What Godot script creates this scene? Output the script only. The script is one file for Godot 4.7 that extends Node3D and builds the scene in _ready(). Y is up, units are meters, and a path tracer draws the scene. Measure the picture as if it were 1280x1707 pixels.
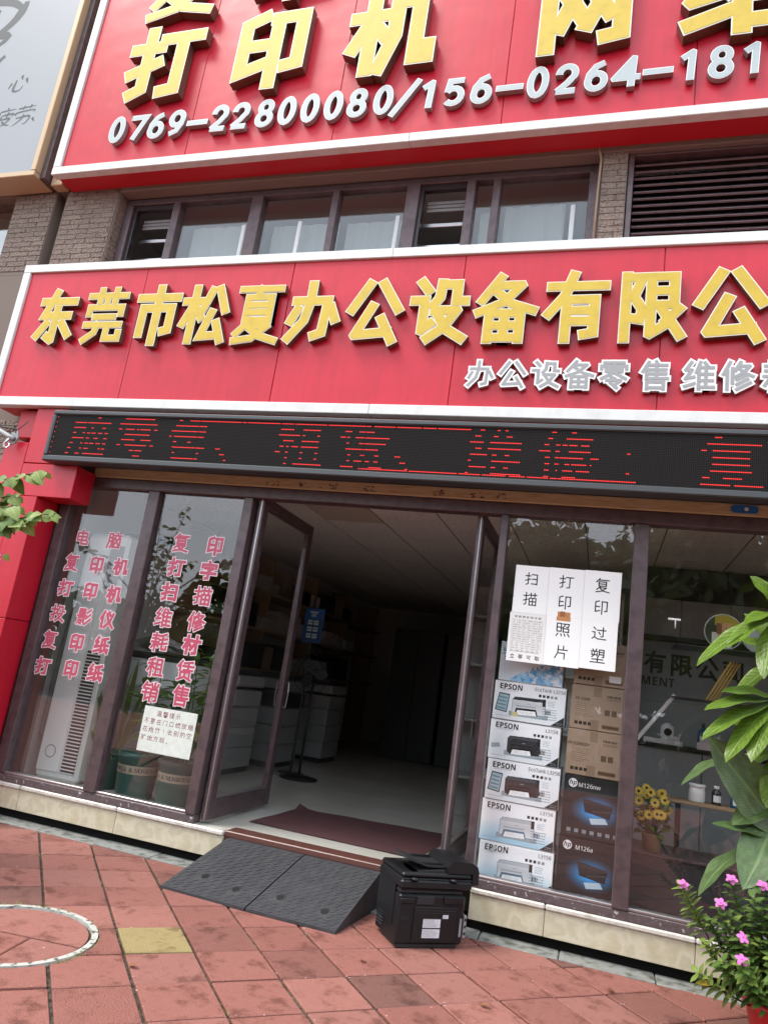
extends Node3D
# Shopfront of a printing-supplies shop. Facade (glass) plane z = 0, x along the street, y up, pavement y = 0, metres.
var M := {}
var rng := RandomNumberGenerator.new()
var taken := {}
var glyph_cache := {}

# ---------------------------------------------------------------- characters: stroke centre lines on a 100 x 100 field, y down
const G := {
"东": "12,22 88,22/40,6 20,48 80,48/50,36 50,92 38,86/30,62 12,84/68,62 88,82",
"莞": "8,14 92,14/32,4 32,24/68,4 68,24/50,24 50,34/12,46 12,35 88,35 88,46/28,52 72,52/10,66 90,66/38,66 34,80 12,93/62,66 62,90 92,90 92,80",
"市": "50,4 50,18/8,20 92,20/18,82 18,38 82,38 82,76 72,78/50,20 50,96",
"松": "6,28 44,28/25,6 25,94/24,32 6,66/28,36 44,56/60,10 46,42/76,8 94,44/66,48 50,88 88,86/80,66 94,94",
"夏": "10,10 90,10/50,10 44,22/26,24 26,62/26,24 74,24/74,24 74,62/26,37 74,37/26,49 74,49/26,62 74,62/38,62 12,84/32,72 74,72 46,92 10,96/36,74 60,88 92,96",
"办": "14,32 76,32 72,84 58,88/42,6 42,32 34,64 8,92/18,46 8,64/84,44 94,62",
"公": "36,8 8,48/62,8 94,48/46,44 20,88 78,84/66,64 88,96",
"司": "10,14 86,14 86,86 70,90/14,34 66,34/16,50 16,80/16,50 60,50 60,80/16,78 60,78",
"设": "16,8 28,20/6,36 24,36 24,82 38,72/52,10 50,32 40,44/52,12 80,12 80,38 94,38/44,52 82,52 62,78 36,94/50,58 66,80 94,94",
"备": "38,4 10,38/34,16 74,16 46,42 6,56/32,24 60,44 96,54/24,58 24,96/24,58 76,58 76,96/24,76 76,76/24,94 76,94/50,58 50,94",
"有": "8,20 92,20/42,4 30,34 6,60/34,40 34,96/34,40 78,40 78,88 64,90/34,56 78,56/34,71 78,71",
"限": "12,8 12,96/12,10 36,10 24,38 38,56 34,70 20,68/50,10 84,10 84,50/50,30 84,30/50,50 84,50/50,10 50,90 68,80/64,52 94,92/92,56 74,72",
"打": "6,28 42,28/26,6 26,84 12,90/6,62 42,50/48,18 96,18/74,18 74,88 56,90",
"印": "36,8 14,16 14,80 42,72/14,46 40,46/54,12 88,12 88,74 74,76/56,12 56,96",
"机": "6,28 42,28/25,6 25,94/24,32 6,66/28,38 42,54/54,14 54,56 40,94/54,14 80,14 80,86 94,86 94,72",
"网": "14,10 14,96/14,12 88,12 88,88 74,90/26,28 48,64/46,26 26,74/54,28 76,64/76,26 54,74",
"络": "26,6 8,32 28,32 8,62 34,56/6,88 38,78/62,6 44,36/58,16 84,16 62,44 42,56/54,24 72,42 96,54/52,62 52,96/52,62 86,62 86,96/52,90 86,90",
"复": "32,4 10,28/24,14 90,14/26,26 74,26 74,54/26,26 26,54/26,40 74,40/26,54 74,54/38,56 14,80/34,66 76,66 48,88 10,96/36,72 58,88 94,96",
"零": "18,8 82,8/8,30 8,20 92,20 92,30/50,8 50,38/24,28 40,30/24,38 40,40/60,28 76,30/60,38 76,40/50,42 10,64/50,42 90,64/42,58 54,64/28,70 74,70 56,86/42,80 62,96",
"售": "28,6 10,38/22,26 22,64/26,16 86,16/26,32 84,32/26,46 84,46/22,62 90,62/54,16 54,62/52,4 58,14/24,74 24,98/24,74 78,74 78,98/24,94 78,94",
"维": "26,6 8,32 28,32 8,62 34,56/6,88 36,78/54,6 42,40/50,28 50,96/52,24 94,24/52,46 92,46/52,68 92,68/50,90 96,90/72,24 72,90/68,8 76,18",
"修": "26,6 6,46/18,34 18,96/34,26 34,76/58,6 42,34/54,18 86,18 66,42 42,54/56,28 72,42 96,52/74,50 48,64/80,62 48,80/88,74 48,96",
"耗": "8,18 42,18/8,34 42,34/4,52 46,52/25,6 25,96/24,54 6,82/28,58 44,74/86,8 52,20/50,40 94,32/48,62 96,54/68,16 68,86 94,86 94,72",
"材": "6,28 44,28/25,6 25,94/24,32 6,66/28,38 42,54/48,30 96,30/76,6 76,90 62,92/74,34 46,74",
"电": "16,22 16,66/16,22 82,22 82,66/16,44 82,44/16,66 82,66/48,6 48,88 92,88 92,74",
"脑": "14,10 14,58 6,94/14,10 36,10 36,88 28,92/14,34 36,34/14,56 36,56/68,4 70,14/46,20 96,20/56,34 82,76/84,32 54,76/48,38 48,90 92,90/92,38 92,92",
"投": "4,28 38,28/22,6 22,86 10,90/4,64 38,52/54,10 52,30 42,42/54,12 80,12 80,38 94,38/46,52 82,52 64,78 40,94/52,58 68,80 96,94",
"影": "16,8 16,34/16,8 54,8 54,34/16,21 54,21/16,34 54,34/35,36 35,42/4,46 66,46/16,56 16,72/16,56 54,56 54,72/16,72 54,72/35,72 35,94 28,92/20,78 8,92/48,78 60,92/92,8 70,28/94,36 68,60/98,62 66,94",
"仪": "26,6 6,46/18,34 18,96/56,8 66,24/44,20 62,62 94,94/86,16 70,62 38,94",
"纸": "24,6 8,32 26,32 8,62 34,56/6,88 36,78/88,8 50,18/50,18 50,90 66,80/50,48 94,48/68,14 74,62 94,90 96,72",
"字": "48,4 52,14/10,34 10,20 90,20 90,34/28,38 72,38 50,54/50,54 50,90 36,92/8,64 92,64",
"扫": "6,28 42,28/26,6 26,84 12,90/6,62 42,50/50,18 88,18 88,88/54,50 88,50/50,84 88,84",
"描": "4,28 36,28/22,6 22,86 10,90/4,62 36,52/42,22 96,22/56,8 56,34/82,8 82,34/46,44 46,94/46,44 92,44 92,94/46,68 92,68/46,92 92,92/69,44 69,92",
"租": "40,8 12,18/6,34 46,34/26,14 26,96/24,38 6,70/30,42 44,58/56,12 56,88/56,12 86,12 86,88/56,36 86,36/56,60 86,60/46,90 96,90",
"赁": "26,4 6,30/18,20 18,50/86,6 40,14/34,28 94,28/64,12 64,48/40,48 90,48/24,58 24,82/24,58 76,58 76,82/50,66 48,82 14,96/58,84 86,96",
"销": "22,4 6,30/18,16 42,16/12,34 40,34/6,54 42,54/24,34 24,88 42,78/72,4 72,30/54,10 60,26/92,10 84,26/54,36 54,96/54,36 90,36 90,88 80,92/54,54 90,54/54,70 90,70",
"照": "10,8 10,62/10,8 38,8 38,62/10,34 38,34/10,62 38,62/48,10 90,10 84,32 72,30/64,10 58,26 46,38/52,42 52,66/52,42 88,42 88,66/52,64 88,64/18,76 8,94/38,78 42,92/60,78 66,92/82,76 94,94",
"片": "30,8 28,56 10,94/64,8 64,36/28,36 90,36/30,58 72,58 72,96",
"过": "14,10 26,22/6,42 22,42 22,74/22,74 6,88/22,76 40,88 96,90/36,28 94,28/76,8 76,70 62,72/48,42 58,56",
"塑": "16,6 22,16/42,4 36,16/6,20 50,20/12,30 12,44 46,44/46,30 46,50/30,20 28,44 12,60/60,8 60,40 52,60/60,8 90,8 90,56 80,58/60,24 90,24/60,40 90,40/14,74 86,74/4,94 96,94/50,62 50,94",
"温": "12,10 22,20/6,36 18,44/24,58 8,90/38,10 38,44/38,10 82,10 82,44/38,27 82,27/38,44 82,44/34,56 34,88/34,56 88,56 88,88/52,56 52,88/70,56 70,88/26,90 96,90",
"馨": "6,12 48,12/26,4 26,22/10,22 44,22/12,30 44,30 44,40/12,30 8,52/12,40 44,40/60,6 58,18 52,26/60,8 84,8 84,24 92,24/56,32 86,32 72,46 54,54/60,36 74,46 94,52/64,56 34,60/10,66 90,66/50,56 50,76/46,66 12,78/54,66 88,78/28,80 28,98/28,80 72,80 72,98/28,89 72,89/28,97 72,97",
"提": "4,28 36,28/22,6 22,86 10,90/4,62 36,52/50,8 50,40/50,8 88,8 88,40/50,24 88,24/50,40 88,40/42,52 96,52/70,52 70,84/70,68 92,68/52,62 48,80 38,94/50,76 66,88 96,92",
"示": "24,14 76,14/8,38 92,38/50,38 50,90 38,88/28,56 12,80/72,56 90,80",
"不": "8,14 92,14/54,14 36,44 8,66/50,32 50,96/58,42 90,66",
"要": "8,10 92,10/18,22 18,44/18,22 82,22 82,44/18,44 82,44/38,10 38,44/62,10 62,44/8,60 92,60/46,48 28,74 70,92/70,60 56,84 14,96",
"在": "8,24 92,24/42,6 30,44 6,66/24,48 24,96/38,56 88,56/64,36 64,90/32,92 94,92",
"门": "20,6 30,18/14,24 14,96/38,14 86,14 86,88 72,90",
"口": "18,18 18,90/18,18 82,18 82,90/18,84 82,84",
"燃": "22,8 20,50 6,94/8,32 10,52/36,28 30,46/24,58 36,80/52,8 42,34/50,16 66,16 58,40 42,62/48,30 54,36/70,26 96,26/84,8 82,34 68,60/84,34 96,58/88,10 94,16/46,76 40,92/58,76 62,90/74,76 78,90/88,76 96,92",
"放": "22,6 28,16/4,24 50,24/22,24 18,64 6,90/22,46 42,46 40,86 30,88/64,6 50,46/60,26 96,26/86,26 76,62 46,94/58,42 72,72 96,94",
"烟": "22,8 20,50 6,94/8,32 10,52/36,28 30,46/24,58 36,80/46,12 46,94/46,12 92,12 92,94/46,88 92,88/52,38 86,38/70,24 66,56 54,76/70,48 84,74",
"花": "8,18 92,18/34,6 34,30/66,6 66,30/32,34 10,66/24,50 24,96/82,44 48,66/56,36 56,88 90,88 90,74",
"炮": "22,8 20,50 6,94/8,32 10,52/36,28 30,46/24,58 36,80/58,6 44,36/54,22 90,22 86,66 76,66/52,38 72,38 72,56/52,56 72,56/52,38 52,88 94,88 94,74",
"竹": "24,6 6,42/18,26 46,26/30,26 30,92 20,90/64,6 50,42/60,26 94,26/76,26 76,92 64,90",
"去": "16,22 84,22/50,6 50,46/6,46 94,46/46,48 22,84 78,80/66,64 88,92",
"别": "12,10 12,38/12,10 46,10 46,38/12,38 46,38/6,54 48,54 46,88 34,90/26,40 24,66 8,94/66,16 66,70/90,6 90,90 76,90",
"的": "24,6 18,18/10,22 10,88/10,22 42,22 42,88/10,54 42,54/10,86 42,86/64,6 50,40/60,24 92,24 90,80 76,92/60,46 70,62",
"空": "46,4 52,12/8,32 8,18 92,18 92,32/38,28 14,48/62,28 88,46/24,58 76,58/50,58 50,88/10,90 90,90",
"旷": "10,14 10,84/10,14 36,14 36,84/10,48 36,48/10,82 36,82/68,4 72,16/50,20 96,20/52,20 52,54 40,94",
"地": "4,34 38,34/22,8 22,80/4,84 40,72/40,46 92,30 92,62 82,64/66,6 66,74/52,22 52,88 96,88 96,74",
"方": "46,4 54,16/6,24 94,24/42,24 36,62 8,94/38,46 82,46 76,88 60,90",
"玩": "4,16 38,16/6,46 36,46/4,84 40,76/22,16 22,80/50,14 90,14/44,40 96,40/60,40 56,70 38,94/76,40 76,88 96,88 96,72",
"立": "46,4 54,18/12,26 88,26/32,38 40,76/72,36 58,86/6,90 94,90",
"等": "24,4 10,26/20,14 46,14/32,16 38,26/62,4 52,26/60,14 94,14/74,16 80,26/22,36 78,36/50,28 50,50/6,52 94,52/8,68 92,68/66,56 66,92 52,94/28,74 40,86",
"可": "6,16 94,16/76,16 76,88 60,90/20,38 20,66/20,38 54,38 54,66/20,66 54,66",
"取": "4,12 52,12/14,12 14,76/40,12 40,96/14,32 40,32/14,54 40,54/4,78 52,70/54,24 90,24 80,62 50,94/58,36 70,66 96,92",
"心": "14,46 8,72/32,36 36,84 68,88 74,68/48,18 58,40/76,36 92,62",
"疲": "50,4 54,14/20,18 94,18/20,18 18,64 6,94/6,32 14,48/4,66 16,58/36,40 34,66 26,92/36,38 90,38 84,50/62,26 62,58/40,58 82,58 64,80 38,94/48,66 66,82 94,92",
"劳": "8,16 92,16/34,6 34,26/66,6 66,26/10,46 10,34 90,34 90,46/16,60 80,60 76,90 62,92/48,46 44,70 14,94",
"足": "22,8 22,38/22,8 78,8 78,38/22,38 78,38/50,40 50,84/52,60 84,56/30,52 24,76 6,96/28,78 50,92 98,88",
"、": "18,66 38,90",
"：": "48,36 50,38/48,74 50,76",
"！": "50,10 50,62/50,84 50,88",
"。": "20,84 32,84 32,94/20,84 20,94 32,94",
"0": "a50,50,20,40,75,285/a50,50,20,40,-105,105",
"1": "30,28 54,12 54,94",
"2": "a50,33,21,22,175,400/67,44 54,62 28,86/26,87 76,87",
"4": "62,94 62,10 20,66 84,66",
"5": "74,15 34,15 30,50/a48,63,23,24,215,500",
"6": "a50,66,21,23,-15,195/a50,66,21,23,165,375/68,12 46,22 32,44 29,68",
"7": "20,14 78,14 42,94",
"8": "a50,30,18,19,-15,195/a50,30,18,19,165,375/a50,69,21,21,-15,195/a50,69,21,21,165,375",
"9": "a50,34,21,23,-15,195/a50,34,21,23,165,375/71,32 68,56 56,78 32,88",
"-": "22,56 78,56",
"/": "80,2 20,100",
}

func strokes(ch):
	if glyph_cache.has(ch): return glyph_cache[ch]
	var out = []
	for s in G[ch].split("/"):
		var p := PackedVector2Array()
		if s.begins_with("a"):
			var n = s.substr(1).split_floats(",")
			var k := 12
			for i in k + 1:
				var a = deg_to_rad(lerpf(n[4], n[5], float(i) / k))
				p.append(Vector2(n[0] + n[2] * cos(a), n[1] + n[3] * sin(a)))
		else:
			for q in s.split(" "):
				var c = q.split_floats(",")
				p.append(Vector2(c[0], c[1]))
		out.append(p)
	glyph_cache[ch] = out
	return out

# ---------------------------------------------------------------- materials
func lin(r, g, b, a = 1.0): 
	var c = Color(r, g, b).linear_to_srgb()
	c.a = a
	return c

func mat(called, col, rough = 0.6, metal = 0.0, spec = 0.5):
	var m := StandardMaterial3D.new()
	m.resource_name = called
	m.albedo_color = col
	m.roughness = rough
	m.metallic = metal
	m.metallic_specular = spec
	M[called] = m
	return m

func noise_tex(size, freq, ramp, sd, octaves = 4, as_normal = false, kind = FastNoiseLite.TYPE_SIMPLEX_SMOOTH, bump = 4.0, gain = 0.5):
	var n := FastNoiseLite.new()
	n.seed = sd
	n.noise_type = kind
	n.frequency = freq
	n.fractal_octaves = octaves
	n.fractal_gain = gain
	var t := NoiseTexture2D.new()
	t.width = size; t.height = size
	t.seamless = true
	t.noise = n
	t.as_normal_map = as_normal
	t.bump_strength = bump
	if ramp:
		var g := Gradient.new()
		g.offsets = PackedFloat32Array(ramp.map(func(e): return e[0]))
		g.colors = PackedColorArray(ramp.map(func(e): return e[1]))
		t.color_ramp = g
	return t

func world_noise(m, tex, scale, nrm = null, nscale = 0.5):
	m.albedo_texture = tex
	m.uv1_triplanar = true
	m.uv1_world_triplanar = true
	m.uv1_scale = Vector3.ONE * scale
	if nrm:
		m.normal_enabled = true
		m.normal_texture = nrm
		m.normal_scale = nscale
	return m

func pic_mat(called, img, rough = 0.6):
	var m = mat(called, Color.WHITE, rough)
	m.albedo_texture = ImageTexture.create_from_image(img)
	m.texture_repeat = false
	return m

# ---------------------------------------------------------------- nodes
func numbered(called):
	var n = taken.get(called, 0)
	taken[called] = n + 1
	return called if n == 0 else "%s_%03d" % [called, n]

func thing(called, label, category, at = Vector3.ZERO, group = ""):
	var o := Node3D.new()
	o.name = numbered(called)
	add_child(o, true)
	o.position = at
	o.set_meta("label", label)
	o.set_meta("category", category)
	if group: o.set_meta("group", group)
	o.set_meta("root", true)
	return o

# a mesh whose vertices are world coordinates, under a thing standing anywhere
func part(called, st, material, parent = self, local = false):
	var o := MeshInstance3D.new()
	o.name = called if parent != self else numbered(called)
	var mesh
	if st is SurfaceTool:
		st.generate_normals()
		mesh = st.commit()
	else:
		mesh = st
	o.mesh = mesh
	if material is Array:
		for i in material.size(): mesh.surface_set_material(i, material[i])
	else:
		o.material_override = null
		for i in mesh.get_surface_count(): o.set_surface_override_material(i, material)
	parent.add_child(o, true)
	if not local and parent != self and parent.has_meta("root"):
		o.position = -parent.position
	return o

func tag(o, label, category, group = ""):
	o.set_meta("label", label); o.set_meta("category", category)
	if group: o.set_meta("group", group)
	return o

func structure(called, st, material):
	var o = part(called, st, material)
	o.set_meta("kind", "structure")
	return o

# ---------------------------------------------------------------- shapes
func S(smooth = false):
	var st := SurfaceTool.new()
	st.begin(Mesh.PRIMITIVE_TRIANGLES)
	st.set_smooth_group(0 if smooth else -1)
	return st

func tri(st, a, b, c):
	for v in [a, b, c]:
		st.set_uv(Vector2.ZERO); st.add_vertex(v)

func quad(st, a, b, c, d, u0 = 0.0, v0 = 0.0, u1 = 1.0, v1 = 1.0):
	var ua = Vector2(u0, v0); var ub = Vector2(u1, v0); var uc = Vector2(u1, v1); var ud = Vector2(u0, v1)
	for e in [[a, ua], [b, ub], [c, uc], [a, ua], [c, uc], [d, ud]]:
		st.set_uv(e[1]); st.add_vertex(e[0])

# box from two corners, with chamfered edges
func box(st, lo, hi, ch = 0.0, xf = Transform3D()):
	var c = (lo + hi) / 2.0
	var h = (hi - lo) / 2.0
	ch = minf(ch, minf(h.x, minf(h.y, h.z)) * 0.9)
	var p = func(s, axis):
		var v = Vector3(h.x - ch, h.y - ch, h.z - ch)
		v[axis] = h[axis]
		return xf * (c + v * s)
	for axis in 3:
		var a1 = (axis + 1) % 3
		var a2 = (axis + 2) % 3
		for sg in [-1.0, 1.0]:
			var q = []
			for e in [[-1, -1], [1, -1], [1, 1], [-1, 1]]:
				var s = Vector3.ZERO
				s[axis] = sg; s[a1] = e[0]; s[a2] = e[1]
				q.append(p.call(s, axis))
			if sg < 0: quad(st, q[0], q[1], q[2], q[3])
			else: quad(st, q[3], q[2], q[1], q[0])
		if ch > 0.0:
			for e in [[-1, -1], [1, -1], [1, 1], [-1, 1]]:
				var s0 = Vector3.ZERO; s0[axis] = -1; s0[a1] = e[0]; s0[a2] = e[1]
				var s1 = s0; s1[axis] = 1
				var k = [p.call(s0, a1), p.call(s1, a1), p.call(s1, a2), p.call(s0, a2)]
				if e[0] * e[1] > 0: quad(st, k[0], k[1], k[2], k[3])
				else: quad(st, k[3], k[2], k[1], k[0])
	if ch > 0.0:
		for i in 8:
			var s = Vector3(1 if i & 1 else -1, 1 if i & 2 else -1, 1 if i & 4 else -1)
			if s.x * s.y * s.z > 0: tri(st, p.call(s, 2), p.call(s, 1), p.call(s, 0))
			else: tri(st, p.call(s, 0), p.call(s, 1), p.call(s, 2))

func boxed(lo, hi, ch = 0.0, xf = Transform3D()):
	var st = S()
	box(st, lo, hi, ch, xf)
	return st

func tube(st, pts, radii, n = 8, cap = true):
	var rings = []
	var last = Vector3.UP
	for i in pts.size():
		var d = (pts[mini(i + 1, pts.size() - 1)] - pts[maxi(i - 1, 0)]).normalized()
		var u = last - d * last.dot(d)
		if u.length() < 0.05: u = d.cross(Vector3(0.31, 0.2, 0.9))
		u = u.normalized()
		last = u
		var w = d.cross(u)
		var r = radii[i] if radii is Array else radii
		var ring = []
		for k in n:
			var a = TAU * k / n
			ring.append(pts[i] + (u * cos(a) + w * sin(a)) * r)
		rings.append(ring)
	for i in rings.size() - 1:
		for k in n:
			quad(st, rings[i][k], rings[i + 1][k], rings[i + 1][(k + 1) % n], rings[i][(k + 1) % n])
	if cap:
		for k in range(1, n - 1):
			tri(st, rings[0][0], rings[0][k], rings[0][k + 1])
			tri(st, rings[-1][0], rings[-1][k + 1], rings[-1][k])

func lathe(st, at, prof, n = 28):
	for i in prof.size() - 1:
		for k in n:
			var a = TAU * k / n
			var b = TAU * (k + 1) / n
			var p = prof[i]
			var q = prof[i + 1]
			quad(st, at + Vector3(p.x * cos(a), p.y, p.x * sin(a)), at + Vector3(q.x * cos(a), q.y, q.x * sin(a)), at + Vector3(q.x * cos(b), q.y, q.x * sin(b)), at + Vector3(p.x * cos(b), p.y, p.x * sin(b)), float(k) / n, float(i) / prof.size(), float(k + 1) / n, float(i + 1) / prof.size())

func flat_poly(st, poly, xf, z):
	var ix = Geometry2D.triangulate_polygon(poly)
	for i in ix:
		st.set_uv(Vector2.ZERO); st.add_vertex(xf * Vector3(poly[i].x, poly[i].y, z))

func side_poly(st, poly, xf, z0, z1):
	for i in poly.size():
		var a = poly[i]
		var b = poly[(i + 1) % poly.size()]
		quad(st, xf * Vector3(a.x, a.y, z0), xf * Vector3(b.x, b.y, z0), xf * Vector3(b.x, b.y, z1), xf * Vector3(a.x, a.y, z1))

func prism(st, poly, xf, z0, z1):
	flat_poly(st, poly, xf, z0)
	flat_poly(st, poly, xf, z1)
	side_poly(st, poly, xf, z0, z1)

# stroke outlines of a character in metres, centred on 0, y up
func outlines(ch, size, w, grow = 0.0, sx = 1.0):
	var out = []
	for s in strokes(ch):
		var p := PackedVector2Array()
		for q in s: p.append(Vector2((q.x - 50.0) * sx, 50.0 - q.y) * size / 100.0)
		for poly in Geometry2D.offset_polyline(p, (w / 2.0 + grow) * size / 100.0, Geometry2D.JOIN_MITER, Geometry2D.END_SQUARE if not ch in "0123456789" else Geometry2D.END_BUTT):
			if not Geometry2D.is_polygon_clockwise(poly): out.append(poly)
			elif s.size() > 1: out.append(poly)
	return out

# channel letter: returns, pale rim and coloured face
func channel_letter(parent, called, ch, at, size, w, rim, depth, side_m, rim_m, face_m, sx = 1.0, shape = Transform3D()):
	var xf = Transform3D(Basis(), at) * shape
	var st = S(); var sr = S(); var sf = S()
	var i := 0
	for poly in outlines(ch, size, w, rim, sx):
		side_poly(st, poly, xf, 0.008, depth + i * 0.0002)
		flat_poly(sr, poly, xf, depth + i * 0.0002)
		i += 1
	var base = depth + i * 0.0002 + 0.0006
	i = 0
	for poly in outlines(ch, size, w, 0.0, sx):
		flat_poly(sf, poly, xf, base + i * 0.0002)
		i += 1
	var o = part(called, st, side_m, parent)
	part("rim", sr, rim_m, o)
	part("face", sf, face_m, o)
	return o

func sticker_letter(parent, ch, at, size, w, rim, rim_m, face_m, sx = 1.0):
	var xf = Transform3D(Basis(), at)
	var sr = S(); var sf = S()
	var i := 0
	for poly in outlines(ch, size, w, rim, sx):
		flat_poly(sr, poly, xf, i * 0.00004); i += 1
	i = 0
	for poly in outlines(ch, size, w, 0.0, sx):
		flat_poly(sf, poly, xf, 0.0009 + i * 0.00004); i += 1
	sr.generate_normals(); sf.generate_normals()
	var mesh = sr.commit()
	sf.commit(mesh)
	return part("vinyl_character", mesh, [rim_m, face_m], parent)

# curved blade: centre line from base along dir, bending away from nrm
func leaf(st, base, dir, nrm, L, W, droop = 0.25, n = 6, fold = 0.2, shape = 0, wave = 0.0):
	dir = dir.normalized()
	var side = dir.cross(nrm).normalized()
	nrm = side.cross(dir).normalized()
	var row = []
	for i in n + 1:
		var t = float(i) / n
		var w = W * 0.5
		match shape:
			0: w *= pow(sin(PI * pow(clampf(t, 0.0, 1.0), 0.85)), 0.8)
			1: w *= pow(sin(PI * pow(clampf(t * 0.97 + 0.03, 0.0, 1.0), 0.55)), 0.9)
			2: w *= pow(sin(PI * pow(t, 1.25)), 0.7)
			3: w *= 1.0 - t * t * 0.9
		var c = base + dir * L * (t - droop * 0.25 * t * t) - nrm * droop * L * t * t
		var lift = nrm * w * fold + nrm * wave * sin(t * 14.0) * w
		var lift2 = nrm * w * fold + nrm * wave * sin(t * 12.0 + 2.0) * w
		row.append([c - side * w + lift, c, c + side * w + lift2, t])
	for i in n:
		var a = row[i]
		var b = row[i + 1]
		quad(st, a[0], a[1], b[1], b[0], 0.0, a[3], 0.5, b[3])
		quad(st, a[1], a[2], b[2], b[1], 0.5, a[3], 1.0, b[3])

# ---------------------------------------------------------------- pictures printed on flat things
func canvas(w, h, c):
	var im := Image.create(w, h, false, Image.FORMAT_RGB8)
	im.fill(c)
	return im

func irect(im, x, y, w, h, c): im.fill_rect(Rect2i(int(x), int(y), int(w), int(h)), c)

func iline(im, a, b, w, c):
	var x0 = maxi(0, int(minf(a.x, b.x) - w)); var x1 = mini(im.get_width() - 1, int(maxf(a.x, b.x) + w) + 1)
	var y0 = maxi(0, int(minf(a.y, b.y) - w)); var y1 = mini(im.get_height() - 1, int(maxf(a.y, b.y) + w) + 1)
	for y in range(y0, y1 + 1):
		for x in range(x0, x1 + 1):
			var p = Vector2(x + 0.5, y + 0.5)
			var d = p.distance_to(Geometry2D.get_closest_point_to_segment(p, a, b))
			var k = clampf(w / 2.0 - d + 0.5, 0.0, 1.0)
			if k > 0.0: im.set_pixel(x, y, im.get_pixel(x, y).lerp(c, k))

func ipoly(im, pts, c, k = 1.0):
	var poly := PackedVector2Array(pts)
	var lo = poly[0]; var hi = poly[0]
	for p in poly: lo = lo.min(p); hi = hi.max(p)
	for y in range(maxi(0, int(lo.y)), mini(im.get_height(), int(hi.y) + 1)):
		for x in range(maxi(0, int(lo.x)), mini(im.get_width(), int(hi.x) + 1)):
			if Geometry2D.is_point_in_polygon(Vector2(x + 0.5, y + 0.5), poly): im.set_pixel(x, y, im.get_pixel(x, y).lerp(c, k))

func iblob(im, cx, cy, rx, ry, c, soft = 0.3):
	for y in range(maxi(0, int(cy - ry)), mini(im.get_height(), int(cy + ry) + 1)):
		for x in range(maxi(0, int(cx - rx)), mini(im.get_width(), int(cx + rx) + 1)):
			var d = Vector2((x - cx) / rx, (y - cy) / ry).length()
			var k = clampf((1.0 - d) / soft, 0.0, 1.0)
			if k > 0.0: im.set_pixel(x, y, im.get_pixel(x, y).lerp(c, k))

func iglyph(im, ch, cx, cy, size, w, c):
	for s in strokes(ch):
		for i in s.size() - 1:
			iline(im, Vector2(cx, cy) + (s[i] - Vector2(50, 50)) * size / 100.0, Vector2(cx, cy) + (s[i + 1] - Vector2(50, 50)) * size / 100.0, w, c)

func iscrawl(im, x, y, w, h, c):   # print too small to read
	var k = x
	while k < x + w:
		var n = rng.randi_range(1, 3)
		irect(im, k, y, n, maxi(1, h - rng.randi_range(0, 1)), c)
		k += n + rng.randi_range(1, 2)

func latin(parent, called, words, at, size, m, bold = true, serif = false, basis = Basis()):
	var f := SystemFont.new()
	f.font_names = PackedStringArray(["Droid Serif" if serif else "Droid Sans"])
	f.font_weight = 700 if bold else 400
	var fv := FontVariation.new()
	fv.base_font = f
	fv.variation_embolden = 0.3 if words == "EPSON" else 0.0
	var t := TextMesh.new()
	t.text = words
	t.font = fv
	t.font_size = 48
	t.pixel_size = size / 48.0
	t.depth = 0.0006
	t.curve_step = 2.0
	var o := MeshInstance3D.new()
	o.name = called
	o.mesh = t
	t.material = m
	parent.add_child(o, true)
	o.transform = Transform3D(basis, at - (parent.position if parent.has_meta("root") else Vector3.ZERO))
	return o

# brush stroke: a polygon along the polyline that swells and thins
func brush(st, pts, w, xf, z, thin = 0.25):
	var n := 10
	var left := []; var right := []
	for i in n + 1:
		var t = float(i) / n * (pts.size() - 1)
		var k = mini(int(t), pts.size() - 2)
		var u = t - k
		var p0 = pts[maxi(k - 1, 0)]; var p1 = pts[k]; var p2 = pts[k + 1]; var p3 = pts[mini(k + 2, pts.size() - 1)]
		var p = p1.cubic_interpolate(p2, p0, p3, u)
		var q = p1.cubic_interpolate(p2, p0, p3, minf(u + 0.05, 1.05)) - p1.cubic_interpolate(p2, p0, p3, maxf(u - 0.05, -0.05))
		var s = float(i) / n
		var wid = w * lerpf(1.0, thin, pow(s, 1.4)) * (0.45 + 0.55 * minf(1.0, s * 5.0))
		var nn = q.normalized().orthogonal() * wid / 2.0
		left.append(p + nn); right.append(p - nn)
	for i in n:
		quad(st, xf * Vector3(left[i].x, left[i].y, z), xf * Vector3(right[i].x, right[i].y, z), xf * Vector3(right[i + 1].x, right[i + 1].y, z), xf * Vector3(left[i + 1].x, left[i + 1].y, z))

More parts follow.
